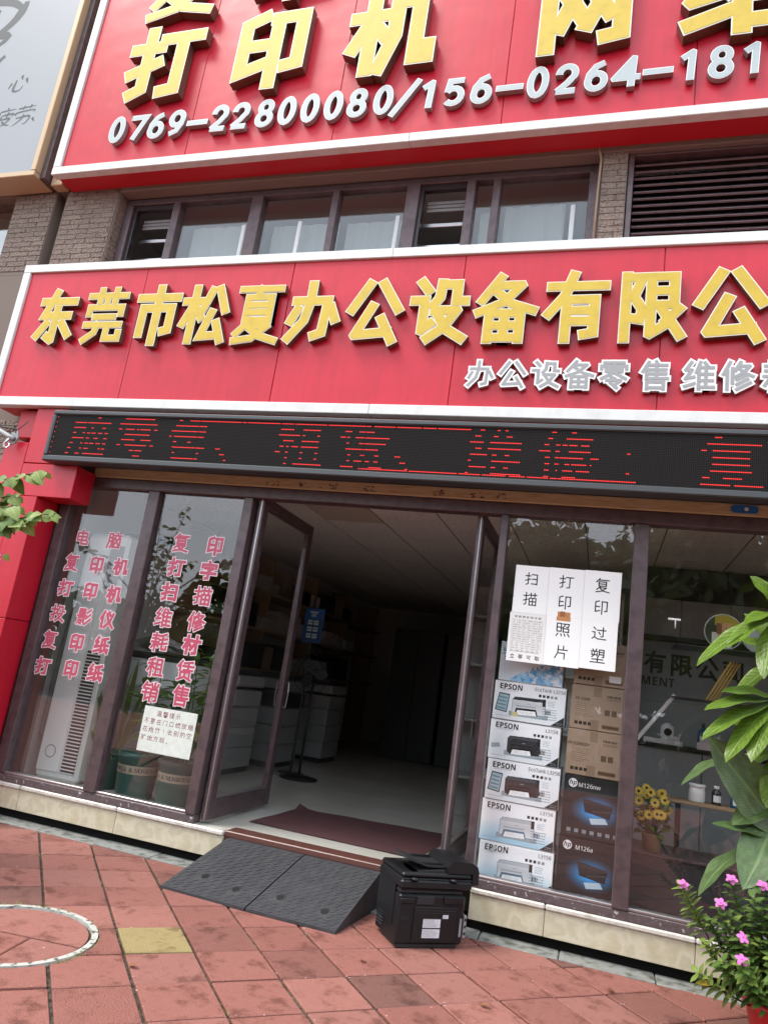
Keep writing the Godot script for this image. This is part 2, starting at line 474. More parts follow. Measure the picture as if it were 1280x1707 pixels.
# ================================================================ scene
func _ready():
	rng.seed = 4711
	# camera
	var cam := Camera3D.new()
	cam.name = "camera"
	cam.fov = 70.84
	cam.near = 0.05
	cam.far = 400.0
	add_child(cam)
	cam.transform = Transform3D(Basis.from_euler(Vector3(deg_to_rad(13.21), deg_to_rad(18.1), deg_to_rad(8.23))), Vector3(0, 1.33, 4.7))
	cam.current = true
	# sky: bright hazy overcast
	var env := Environment.new()
	env.background_mode = Environment.BG_SKY
	var sky := Sky.new()
	var sm := ProceduralSkyMaterial.new()
	sm.sky_top_color = Color(0.83, 0.88, 0.94)
	sm.sky_horizon_color = Color(0.91, 0.94, 0.97)
	sm.sky_curve = 0.2
	sm.ground_bottom_color = Color(0.42, 0.40, 0.38)
	sm.ground_horizon_color = Color(0.60, 0.59, 0.58)
	sm.sky_energy_multiplier = 1.0
	sky.sky_material = sm
	env.sky = sky
	env.tonemap_mode = Environment.TONE_MAPPER_LINEAR
	env.tonemap_exposure = 3.35
	env.sdfgi_enabled = true
	env.ssao_enabled = true
	env.ssil_enabled = true
	var we := WorldEnvironment.new()
	we.name = "world_environment"
	we.environment = env
	add_child(we)
	# sun behind thin cloud: high, in front of the facade
	var sun := DirectionalLight3D.new()
	sun.name = "sun"
	sun.light_energy = 0.38
	sun.light_angular_distance = 26.0
	sun.light_color = Color(1.0, 0.975, 0.95)
	sun.shadow_enabled = true
	add_child(sun)
	sun.look_at_from_position(Vector3(-5.0, 10.0, 3.6), Vector3.ZERO)
	materials()
	ground()
	building()
	shop_room()
	shopfront()
	sign_upper()
	sign_lower()
	led_display()
	red_cladding()
	neighbour_board()
	window_display()
	room_contents()
	doorstep()
	printer()
	potted_periwinkle()
	big_leaf_plant()
	left_shrub()
	across_the_street()

func materials():
	mat("red_panel", lin(0.51, 0.012, 0.030), 0.34, 0.0, 0.44)
	mat("red_panel_b", lin(0.49, 0.011, 0.028), 0.36, 0.0, 0.44)
	var buckle = noise_tex(512, 0.006, null, 7, 3, true, FastNoiseLite.TYPE_SIMPLEX_SMOOTH, 1.5)
	mat("red_return", lin(0.45, 0.012, 0.022), 0.45)
	for k in ["red_panel", "red_panel_b"]:
		world_noise(M[k], noise_tex(512, 0.006, [[0.0, Color(0.93, 0.93, 0.93)], [0.5, Color(1, 1, 1)], [1.0, Color(0.96, 0.96, 0.97)]], 5 if k == "red_panel" else 9, 7, false, FastNoiseLite.TYPE_SIMPLEX_SMOOTH, 4.0, 0.65), 0.5, buckle, 0.5)
		M[k].detail_enabled = true
		M[k].detail_blend_mode = BaseMaterial3D.BLEND_MODE_MUL
		M[k].detail_uv_layer = BaseMaterial3D.DETAIL_UV_2
		M[k].detail_albedo = noise_tex(512, 0.02, [[0.0, Color(0.95, 0.95, 0.95)], [0.38, Color(0.985, 0.985, 0.985)], [0.55, Color(1, 1, 1)], [1.0, Color(1, 1, 1)]], 14, 5)
		M[k].uv2_triplanar = true
		M[k].uv2_world_triplanar = true
		M[k].uv2_scale = Vector3(1.1, 0.10, 1.1)
	mat("white_metal", lin(0.62, 0.62, 0.60), 0.35)
	world_noise(M.white_metal, noise_tex(512, 0.02, [[0.0, Color(0.94, 0.94, 0.93)], [0.5, Color(1, 1, 1)], [1.0, Color(0.98, 0.98, 0.97)]], 12, 5), 0.5)
	mat("letter_side", lin(0.16, 0.11, 0.07), 0.38, 0.6)
	mat("silver_side", lin(0.30, 0.29, 0.28), 0.4, 0.5)
	mat("letter_rim", lin(0.66, 0.63, 0.50), 0.4)
	mat("letter_face", lin(0.54, 0.38, 0.026), 0.5)
	world_noise(M.letter_face, noise_tex(256, 0.02, [[0.0, Color(0.92, 0.92, 0.88)], [0.5, Color(0.98, 0.98, 0.97)], [1.0, Color(1, 1, 1)]], 21, 7, false, FastNoiseLite.TYPE_SIMPLEX_SMOOTH, 4.0, 0.65), 1.2)
	mat("digit_face", lin(0.36, 0.41, 0.41), 0.45)
	mat("silver_face", lin(0.27, 0.28, 0.28), 0.5)
	mat("white_acrylic", lin(0.72, 0.72, 0.70), 0.4)
	mat("frame_metal", lin(0.105, 0.072, 0.076), 0.38, 0.15)
	world_noise(M.frame_metal, noise_tex(512, 0.015, [[0.0, Color(0.78, 0.78, 0.78)], [0.6, Color(1, 1, 1)], [1.0, Color(0.92, 0.9, 0.9)]], 31, 5), 1.0)
	mat("frame_dark", lin(0.022, 0.016, 0.018), 0.4)
	mat("door_edge", lin(0.36, 0.33, 0.33), 0.3, 0.7)
	var glass = mat("glass", Color(0.10, 0.12, 0.11, 0.012), 0.0, 0.0, 0.56)
	glass.transparency = BaseMaterial3D.TRANSPARENCY_ALPHA
	var film = mat("frosted_film", lin(0.50, 0.54, 0.53, 0.62), 0.35)
	film.transparency = BaseMaterial3D.TRANSPARENCY_ALPHA
	mat("vinyl_red", lin(0.48, 0.075, 0.13), 0.45)
	mat("vinyl_white", lin(0.80, 0.72, 0.73), 0.45)
	# masonry and stone
	for i in 4:
		var t = [0.95, 1.0, 1.05, 0.90][i]
		var b = mat("brick_%d" % i, lin(0.235 * t, 0.182 * t, 0.150 * t), 0.85)
		world_noise(b, noise_tex(256, 0.035, [[0.0, Color(0.72, 0.7, 0.7)], [0.5, Color(1, 1, 1)], [1.0, Color(0.85, 0.83, 0.8)]], 40 + i, 5), 2.6, noise_tex(256, 0.05, null, 44 + i, 4, true, FastNoiseLite.TYPE_SIMPLEX_SMOOTH, 8.0), 1.0)
	mat("brick_mortar", lin(0.20, 0.155, 0.128), 0.95)
	mat("plaster_dark", lin(0.165, 0.13, 0.108), 0.9)
	var marble = noise_tex(1024, 0.004, [[0.0, Color(0.86, 0.83, 0.74)], [0.35, Color(0.94, 0.92, 0.85)], [0.55, Color(1.0, 0.99, 0.95)], [0.72, Color(0.92, 0.90, 0.84)], [1.0, Color(0.98, 0.97, 0.93)]], 51, 6)
	mat("plinth_tile", lin(0.60, 0.565, 0.47), 0.28)
	world_noise(M.plinth_tile, marble, 1.1)
	mat("plinth_ledge", lin(0.66, 0.63, 0.57), 0.3)
	world_noise(M.plinth_ledge, noise_tex(512, 0.012, [[0.0, Color(0.78, 0.76, 0.72)], [0.5, Color(1, 1, 1)], [1.0, Color(0.93, 0.92, 0.9)]], 55, 5), 1.5)
	mat("granite_red", lin(0.16, 0.072, 0.058), 0.3)
	world_noise(M.granite_red, noise_tex(512, 0.16, [[0.0, Color(0.3, 0.25, 0.25)], [0.45, Color(0.9, 0.85, 0.85)], [0.62, Color(1, 1, 1)], [1.0, Color(0.65, 0.6, 0.6)]], 57, 3), 3.0)
	mat("void", lin(0.012, 0.011, 0.010), 1.0)
	var paving_tone = noise_tex(1024, 0.0045, [[0.0, Color(0.64, 0.57, 0.53)], [0.25, Color(0.80, 0.75, 0.72)], [0.38, Color(0.93, 0.91, 0.89)], [0.52, Color(1, 1, 1)], [0.75, Color(0.98, 0.96, 0.95)], [1.0, Color(0.84, 0.82, 0.80)]], 61, 8, false, FastNoiseLite.TYPE_SIMPLEX_SMOOTH, 4.0, 0.72)
	var grit = noise_tex(512, 0.30, null, 62, 3, true, FastNoiseLite.TYPE_SIMPLEX, 5.0)
	var speck = noise_tex(512, 0.28, [[0.0, Color(0.55, 0.52, 0.52)], [0.4, Color(0.92, 0.9, 0.9)], [0.6, Color(1, 1, 1)], [0.85, Color(1.0, 0.97, 0.95)], [1.0, Color(0.8, 0.78, 0.78)]], 63, 3)
	var tones = [[0.325, 0.128, 0.100], [0.29, 0.112, 0.087], [0.36, 0.150, 0.118], [0.25, 0.100, 0.078], [0.335, 0.142, 0.114], [0.20, 0.090, 0.070], [0.35, 0.28, 0.12]]
	for i in tones.size():
		var t = tones[i]
		var p = mat("paver_%d" % i, lin(t[0], t[1], t[2]), 0.8)
		world_noise(p, paving_tone, 0.85 if i % 2 == 0 else 0.63, grit, 0.4)
		p.uv1_offset = Vector3(0.17 * i, 0.31 * i, 0.23 * i)
		p.detail_enabled = true
		p.detail_blend_mode = BaseMaterial3D.BLEND_MODE_MUL
		p.detail_albedo = speck
		p.detail_uv_layer = BaseMaterial3D.DETAIL_UV_2
		p.uv2_triplanar = true
		p.uv2_world_triplanar = true
		p.uv2_scale = Vector3.ONE * 2.4
	mat("joint_bed", lin(0.075, 0.062, 0.045), 0.95)
	world_noise(M.joint_bed, noise_tex(512, 0.03, [[0.0, Color(0.35, 0.38, 0.25)], [0.4, Color(0.6, 0.6, 0.5)], [0.62, Color(1, 1, 1)], [0.8, Color(2.2, 2.1, 1.9)], [1.0, Color(0.5, 0.5, 0.42)]], 64, 5), 1.4)
	mat("far_paving", lin(0.30, 0.115, 0.085), 0.85)
	world_noise(M.far_paving, paving_tone, 0.2)
	mat("asphalt", lin(0.055, 0.055, 0.056), 0.9)
	mat("kerb_stone", lin(0.27, 0.275, 0.26), 0.85)
	world_noise(M.kerb_stone, noise_tex(512, 0.012, [[0.0, Color(0.55, 0.56, 0.52)], [0.45, Color(0.95, 0.95, 0.93)], [0.7, Color(1, 1, 1)], [1.0, Color(0.72, 0.74, 0.68)]], 66, 6), 1.3, grit, 0.6)
	mat("worn_white", lin(0.50, 0.49, 0.455), 0.85)
	world_noise(M.worn_white, noise_tex(512, 0.02, [[0.0, Color(0.35, 0.33, 0.29)], [0.30, Color(0.55, 0.53, 0.49)], [0.40, Color(0.92, 0.92, 0.90)], [1.0, Color(1, 1, 1)]], 67, 7, false, FastNoiseLite.TYPE_SIMPLEX_SMOOTH, 4.0, 0.65), 1.6)
	mat("rubber", lin(0.060, 0.060, 0.064), 0.6)
	world_noise(M.rubber, noise_tex(512, 0.014, [[0.0, Color(0.70, 0.70, 0.71)], [0.5, Color(0.85, 0.85, 0.86)], [1.0, Color(1, 0.99, 0.98)]], 68, 8, false, FastNoiseLite.TYPE_SIMPLEX_SMOOTH, 4.0, 0.7), 1.4)
	mat("black_plastic", lin(0.008, 0.008, 0.009), 0.42, 0.0, 0.42)
	mat("black_satin", lin(0.014, 0.014, 0.015), 0.55)
	mat("grey_plastic", lin(0.25, 0.25, 0.25), 0.5)
	mat("steel", lin(0.55, 0.55, 0.55), 0.32, 0.9)
	mat("mat_cloth", lin(0.115, 0.042, 0.044), 0.95)
	world_noise(M.mat_cloth, noise_tex(512, 0.2, [[0.0, Color(0.55, 0.5, 0.5)], [0.5, Color(1, 1, 1)], [1.0, Color(1.3, 1.25, 1.25)]], 70, 4), 2.0, grit, 0.8)
	mat("led_housing", lin(0.055, 0.060, 0.063), 0.45, 0.3)
	mat("tan_wood", lin(0.46, 0.385, 0.24), 0.5)
	world_noise(M.tan_wood, noise_tex(512, 0.02, [[0.0, Color(0.78, 0.76, 0.7)], [0.35, Color(0.95, 0.94, 0.9)], [0.6, Color(1, 1, 1)], [1.0, Color(0.88, 0.86, 0.82)]], 71, 5), 1.0)
	M.tan_wood.uv1_scale = Vector3(0.35, 4.0, 4.0)
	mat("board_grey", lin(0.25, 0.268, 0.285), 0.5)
	mat("tan_metal", lin(0.46, 0.33, 0.20), 0.4, 0.2)
	mat("ink", lin(0.02, 0.02, 0.02), 0.6)
	mat("brush_ink", lin(0.055, 0.06, 0.062), 0.6)
	# room
	mat("wall_paint", lin(0.62, 0.61, 0.58), 0.8)
	mat("ceiling_tile", lin(0.78, 0.76, 0.72), 0.9)
	world_noise(M.ceiling_tile, noise_tex(256, 0.06, [[0.0, Color(0.85, 0.84, 0.82)], [1.0, Color(1, 1, 1)]], 80, 4), 1.5)
	mat("ceiling_tile_stained", lin(0.46, 0.41, 0.33), 0.9)
	mat("ceiling_bar", lin(0.10, 0.095, 0.09), 0.5)
	mat("floor_tile", lin(0.62, 0.60, 0.55), 0.12)
	world_noise(M.floor_tile, noise_tex(512, 0.006, [[0.0, Color(0.94, 0.93, 0.9)], [1.0, Color(1, 1, 1)]], 83, 4), 0.4)
	mat("shelf_wood", lin(0.32, 0.22, 0.13), 0.6)
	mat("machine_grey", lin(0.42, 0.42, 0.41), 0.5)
	mat("machine_white", lin(0.78, 0.80, 0.78), 0.4)
	mat("machine_dark", lin(0.035, 0.035, 0.038), 0.45)
	mat("carton", lin(0.34, 0.255, 0.175), 0.75)
	world_noise(M.carton, noise_tex(256, 0.03, [[0.0, Color(0.88, 0.86, 0.84)], [1.0, Color(1, 1, 1)]], 81, 4), 1.5)
	mat("carton_tape", lin(0.40, 0.29, 0.18), 0.3)
	mat("box_white", lin(0.70, 0.72, 0.72), 0.45)
	mat("box_black", lin(0.012, 0.012, 0.014), 0.6, 0.0, 0.3)
	mat("print_black", lin(0.018, 0.018, 0.02), 0.5)
	mat("print_grey", lin(0.20, 0.20, 0.21), 0.5)
	mat("print_white", lin(0.8, 0.8, 0.8), 0.5)
	mat("print_brown", lin(0.10, 0.06, 0.035), 0.6)
	mat("paper", lin(0.74, 0.74, 0.72), 0.7)
	mat("pot_green", lin(0.045, 0.115, 0.095), 0.5)
	mat("pot_band", lin(0.33, 0.30, 0.22), 0.6)
	mat("pot_red", lin(0.52, 0.018, 0.022), 0.35)
	mat("soil", lin(0.04, 0.028, 0.018), 0.95)
	# foliage
	for e in [["leaf_glossy", 0.165, 0.275, 0.036, 0.32], ["leaf_banana", 0.12, 0.20, 0.065, 0.42], ["leaf_young", 0.27, 0.37, 0.085, 0.45], ["leaf_shrub", 0.13, 0.235, 0.045, 0.5], ["leaf_peri", 0.12, 0.205, 0.045, 0.42], ["leaf_snake", 0.10, 0.13, 0.045, 0.5], ["leaf_dry", 0.22, 0.10, 0.05, 0.8], ["leaf_yellow", 0.55, 0.40, 0.05, 0.6], ["leaf_tree", 0.055, 0.085, 0.022, 0.6]]:
		var m = mat(e[0], lin(e[1], e[2], e[3]), e[4])
		m.cull_mode = BaseMaterial3D.CULL_DISABLED
		m.backlight_enabled = true
		m.backlight = lin(e[1] * 1.2, e[2] * 1.2, e[3] * 0.6)
		if e[0] in ["leaf_glossy", "leaf_banana", "leaf_peri", "leaf_shrub", "leaf_young"]:
			var veins = vein_picture(e[0])
			m.albedo_texture = ImageTexture.create_from_image(veins)
			var relief = veins.duplicate()
			relief.convert(Image.FORMAT_RGBA8)
			relief.bump_map_to_normal_map(5.0)
			m.normal_enabled = true
			m.normal_texture = ImageTexture.create_from_image(relief)
			m.normal_scale = 0.6
	mat("stem_brown", lin(0.05, 0.028, 0.022), 0.7)
	mat("stem_green", lin(0.10, 0.14, 0.04), 0.6)
	mat("bark", lin(0.07, 0.05, 0.035), 0.9)
	var pp = mat("petal_pink", lin(0.72, 0.17, 0.50), 0.6)
	pp.backlight_enabled = true; pp.backlight = lin(0.5, 0.1, 0.35)
	mat("petal_heart", lin(0.55, 0.02, 0.16), 0.6)
	mat("petal_yellow", lin(0.75, 0.50, 0.06), 0.6)
	mat("petal_blue", lin(0.18, 0.20, 0.60), 0.6)
	mat("flower_eye", lin(0.07, 0.035, 0.012), 0.8)
	mat("blue_poster", lin(0.02, 0.14, 0.42), 0.5)
	mat("bottle_blue", lin(0.02, 0.10, 0.22), 0.2)
	mat("bottle_dark", lin(0.03, 0.03, 0.034), 0.15)
	mat("gold", lin(0.62, 0.38, 0.12), 0.35, 0.7)
	mat("sill_metal", Color.WHITE, 0.5, 0.1)
	world_noise(M.sill_metal, noise_tex(1024, 0.02, [[0.0, Color(0.30, 0.25, 0.26)], [0.50, Color(0.38, 0.33, 0.335)], [0.76, Color(0.36, 0.31, 0.32)], [0.79, Color(0.58, 0.56, 0.55)], [0.86, Color(0.72, 0.71, 0.69)], [1.0, Color(0.78, 0.78, 0.76)]], 91, 6), 1.1)
	mat("cupboard_grey", lin(0.30, 0.31, 0.31), 0.5)
	mat("curtain", lin(0.25, 0.285, 0.275), 0.85)
	mat("wicker", lin(0.26, 0.17, 0.09), 0.85)

func vein_picture(kind):
	var w := 64
	var h := 256
	var im = canvas(w, h, Color(0.9, 0.92, 0.88))
	var n := FastNoiseLite.new()
	n.seed = kind.hash() % 1000
	n.frequency = 0.05
	var rows = {"leaf_banana": 36, "leaf_glossy": 13, "leaf_peri": 10, "leaf_shrub": 7, "leaf_young": 8}[kind]
	for y in h:
		for x in w:
			var u = absf(x - w / 2.0 + 0.5) / (w / 2.0)
			var v = float(y) / h
			var k = 0.80 + 0.16 * n.get_noise_2d(x * 2.0, y * 0.6) + 0.10 * n.get_noise_2d(x * 0.4 + 90.0, y * 0.25)
			var f = fposmod((v - u * 0.14) * rows, 1.0)
			var vein = clampf(1.0 - absf(f - 0.5) * (rows * 0.35 if rows < 20 else 5.0), 0.0, 1.0)
			var c = Color(k, k, k * 0.95)
			c = c.lerp(Color(1.0, 1.0, 0.9) if rows < 20 else Color(0.72, 0.76, 0.72), vein * 0.6)
			if u < 0.08: c = c.lerp(Color(1.5, 1.45, 1.2), 0.9 * (1.0 - u / 0.08))
			im.set_pixel(x, y, c.clamp())
	return im

# ---------------------------------------------------------------- paving
const JA := Vector2(-2.166, 1.29)      # a joint crossing
const JU := Vector2(0.736, -0.677)
const JV := Vector2(0.677, 0.736)
const JS := 0.318
const HOLE := Vector2(-2.47, 1.645)
const HOLE_R := 0.375

func ring_poly(c, r, n = 40):
	var p := PackedVector2Array()
	for i in n: p.append(c + Vector2(cos(TAU * i / n), sin(TAU * i / n)) * r)
	return p

# slab with a bevelled top: polygon in (x, z), top at y
func slab(st, poly, y, thick, bevel):
	var inner = Geometry2D.offset_polygon(poly, -bevel, Geometry2D.JOIN_MITER)
	if inner.is_empty(): return
	var up = func(p, h): return Vector3(p.x, h, p.y)
	var a = inner[0]
	for i in Geometry2D.triangulate_polygon(a):
		st.set_uv(Vector2.ZERO); st.add_vertex(up.call(a[i], y))
	if a.size() == poly.size():
		# match the corners
		var off := 0
		var best := 1e9
		for k in a.size():
			var d = a[k].distance_to(poly[0])
			if d < best: best = d; off = k
		for i in poly.size():
			var j = (i + 1) % poly.size()
			quad(st, up.call(a[(i + off) % a.size()], y), up.call(a[(j + off) % a.size()], y), up.call(poly[j], y - bevel), up.call(poly[i], y - bevel))
			quad(st, up.call(poly[i], y - bevel), up.call(poly[j], y - bevel), up.call(poly[j], y - thick), up.call(poly[i], y - thick))
	else:
		for i in a.size():
			var j = (i + 1) % a.size()
			quad(st, up.call(a[i], y), up.call(a[j], y), up.call(a[j], y - thick), up.call(a[i], y - thick))

func ground():
	# bedding under the paving, with the street far around it
	var st = S()
	box(st, Vector3(-60, -0.3, -0.02), Vector3(60, -0.014, 9.0))
	structure("ground", st, M.joint_bed)
	st = S()
	box(st, Vector3(-60, -0.3, 9.0), Vector3(60, -0.12, 70.0))
	structure("road", st, M.asphalt)
	st = S()
	for r in [[-60.0, -5.2, 0.145, 3.4], [2.4, 60.0, 0.145, 3.4], [-60.0, 60.0, 3.4, 8.85]]:
		box(st, Vector3(r[0], -0.0135, r[2]), Vector3(r[1], -0.002, r[3]))
	structure("far_pavement", st, M.far_paving)
	st = S()
	box(st, Vector3(-60, -0.14, 8.85), Vector3(60, 0.0, 9.05), 0.015)
	structure("road_kerb", st, M.kerb_stone)
	# pavers, laid on the diagonal
	var pave := Node3D.new()
	pave.name = "pavement"
	add_child(pave)
	pave.set_meta("kind", "structure")
	var area := PackedVector2Array([Vector2(-5.2, 0.147), Vector2(2.4, 0.147), Vector2(2.4, 3.4), Vector2(-5.2, 3.4)])
	var hole = ring_poly(HOLE, HOLE_R + 0.006)
	for i in range(-16, 18):
		for j in range(-12, 14):
			var gu = 0.0072 + rng.randf_range(-0.0012, 0.0012)
			var gv = 0.0058 + rng.randf_range(-0.0012, 0.0010)
			var o = JA + JU * JS * i + JV * JS * j
			var poly := PackedVector2Array([o + JU * gu + JV * gv, o + JU * (JS - gu) + JV * gv, o + JU * (JS - gu) + JV * (JS - gv), o + JU * gu + JV * (JS - gv)])
			for cut in Geometry2D.intersect_polygons(poly, area):
				for piece in Geometry2D.clip_polygons(cut, hole):
					if absf(area_of(piece)) < 0.0012: continue
					var kind = [0, 0, 1, 2, 2, 3, 4, 4, 0, 1][rng.randi() % 10]
					if rng.randf() < 0.10: kind = 5
					if i == 0 and j == 0: kind = 6
					var q = S()
					slab(q, piece, rng.randf_range(-0.0035, 0.0015), 0.03, 0.0040)
					part("paver", q, M["paver_%d" % kind], pave)
	# kerb strip along the plinth
	var kerb := Node3D.new()
	kerb.name = "kerb_strip"
	add_child(kerb)
	kerb.set_meta("kind", "structure")
	var x := -5.6
	while x < 2.6:
		var w = rng.randf_range(0.42, 0.62)
		part("kerb_stone", boxed(Vector3(x + 0.002, -0.05, -0.02), Vector3(x + w - 0.003, rng.randf_range(0.0, 0.006), 0.14 + rng.randf_range(-0.006, 0.002)), 0.006), M.kerb_stone, kerb)
		x += w
	# round inspection cover with a worn white ring, paved inside
	var cover = thing("manhole_cover", "round inspection cover with worn white rim set in red paving", "manhole cover", Vector3(HOLE.x, 0, HOLE.y))
	st = S()
	var n := 48
	for k in n:
		var a = TAU * k / n
		var b = TAU * (k + 1) / n
		var r1 = HOLE_R; var r0 = HOLE_R - 0.028
		var pa = func(r, t, y): return Vector3(HOLE.x + r * cos(t), y, HOLE.y + r * sin(t))
		quad(st, pa.call(r0, a, 0.003), pa.call(r1, a, 0.003), pa.call(r1, b, 0.003), pa.call(r0, b, 0.003))
		quad(st, pa.call(r1, a, 0.003), pa.call(r1, a, -0.03), pa.call(r1, b, -0.03), pa.call(r1, b, 0.003))
		quad(st, pa.call(r0, a, 0.003), pa.call(r0, a, -0.03), pa.call(r0, b, -0.03), pa.call(r0, b, 0.003))
	part("rim", st, M.worn_white, cover)
	var disc = ring_poly(HOLE, HOLE_R - 0.038)
	var du = Vector2(0.985, -0.17)
	var dv = Vector2(0.17, 0.985)
	var cuts = [[-1.0, -0.004, -1.0, 1.0, 2], [0.004, 1.0, -1.0, 0.09, 0], [0.004, 1.0, 0.097, 1.0, 4]]
	for c in cuts:
		var p := PackedVector2Array([HOLE + du * c[2] + dv * c[0], HOLE + du * c[3] + dv * c[0], HOLE + du * c[3] + dv * c[1], HOLE + du * c[2] + dv * c[1]])
		for piece in Geometry2D.intersect_polygons(p, disc):
			var q = S()
			slab(q, piece, -0.004, 0.03, 0.004)
			part("paver", q, M["paver_%d" % c[4]], cover)
	# weeds and moss in the joints
	st = S()
	for k in 150:
		var on_ring = k < 45
		var p: Vector2
		if on_ring:
			var a = rng.randf_range(-2.9, 0.4)
			p = HOLE + Vector2(cos(a), sin(a)) * (HOLE_R + 0.01)
		else:
			p = JA + JU * JS * (rng.randi_range(-4, 6)) + JV * rng.randf_range(-1.6, 1.2)
			if p.y < 0.16 or rng.randf() < 0.3: continue
		for e in 5:
			var d = Vector3(rng.randf_range(-1, 1), rng.randf_range(0.5, 1.4), rng.randf_range(-1, 1))
			leaf(st, Vector3(p.x + rng.randf_range(-0.02, 0.02), -0.006, p.y + rng.randf_range(-0.02, 0.02)), d, Vector3(d.z, 0.6, -d.x), rng.randf_range(0.006, 0.018) * (1.6 if on_ring else 1.0), 0.0035, 0.4, 2, 0.1, 3)
	var weeds = part("joint_weeds", st, M.leaf_young)
	tag(weeds, "tiny green weeds growing in the joints of the red paving", "weeds")
	weeds.set_meta("kind", "stuff")
	# sandy grit along joints and kerb
	st = S()
	for k in 420:
		var p = JA + JU * JS * rng.randi_range(-6, 8) + JV * rng.randf_range(-2.0, 1.9) + JU * rng.randfn() * 0.012
		if k % 3 == 0: p = JA + JV * JS * rng.randi_range(-5, 6) + JU * rng.randf_range(-2.0, 3.0) + JV * rng.randfn() * 0.012
		if k % 7 == 0: p = Vector2(rng.randf_range(-4.4, 1.0), 0.15 + absf(rng.randfn()) * 0.02)
		if p.y < 0.15: continue
		var r = rng.randf_range(0.0012, 0.0042)
		var c = Vector3(p.x, 0.001, p.y)
		var a = rng.randf() * 6.3
		var e = [Vector3(cos(a), 0, sin(a)) * r, Vector3(-sin(a), 0, cos(a)) * r * 0.7, Vector3(0, r * 0.6, 0)]
		tri(st, c + e[0], c + e[1], c + e[2]); tri(st, c + e[1], c - e[0], c + e[2]); tri(st, c - e[0], c - e[1], c + e[2]); tri(st, c - e[1], c + e[0], c + e[2])
	var gr = part("grit", st, M.plinth_ledge)
	tag(gr, "pale sandy grit scattered along the joints of the paving", "grit")
	gr.set_meta("kind", "stuff")
	# fallen leaves
	var spots = [[Vector3(-0.42, 0.004, 1.03), "dry curled leaf on the paving in front of the black printer", 0.4], [Vector3(-1.03, 0.004, 0.88), "small brown leaf lying left of the dry leaf before the printer", 1.2], [Vector3(0.16, 0.004, 0.42), "reddish dry leaf on the paving near the flower pot", 2.2], [Vector3(-1.86, 0.004, 1.62), "grey brown leaf on the paver below the yellow paver", 0.2]]
	for e in spots:
		st = S(true)
		leaf(st, Vector3.ZERO, Vector3(cos(e[2]), 0.05, sin(e[2])), Vector3(0, 1, 0.2), 0.05, 0.03, -0.25, 5, 0.5)
		var o = part("fallen_leaf", st, M.leaf_dry)
		o.position = e[0]
		tag(o, e[1], "leaf", "fallen leaves")

func area_of(p):
	var s := 0.0
	for i in p.size(): s += p[i].cross(p[(i + 1) % p.size()])
	return s / 2.0

# ---------------------------------------------------------------- the building
func bricks(parent, x0, x1, y0, y1, z, along = "x"):
	# facing bricks in running bond, on mortar; along "z" they clad a reveal at x = z
	var h := 0.052
	var row := 0
	var y = y0
	while y < y1 - 0.02:
		var x = x0 - (0.11 if row % 2 else 0.0)
		while x < x1 - 0.01:
			var a = maxf(x, x0) + 0.0012
			var b = minf(x + 0.218, x1) - 0.0012
			if b - a > 0.015:
				var q = rng.randf_range(0.004, 0.008)
				var yt = minf(y + h - 0.003, y1)
				var st
				if along == "x": st = boxed(Vector3(a, y, z), Vector3(b, yt, z + q), 0.003)
				else: st = boxed(Vector3(z, y, a), Vector3(z + q, yt, b), 0.003)
				part("brick", st, M["brick_%d" % (rng.randi() % 4)], parent)
			x += 0.222
		y += h
		row += 1

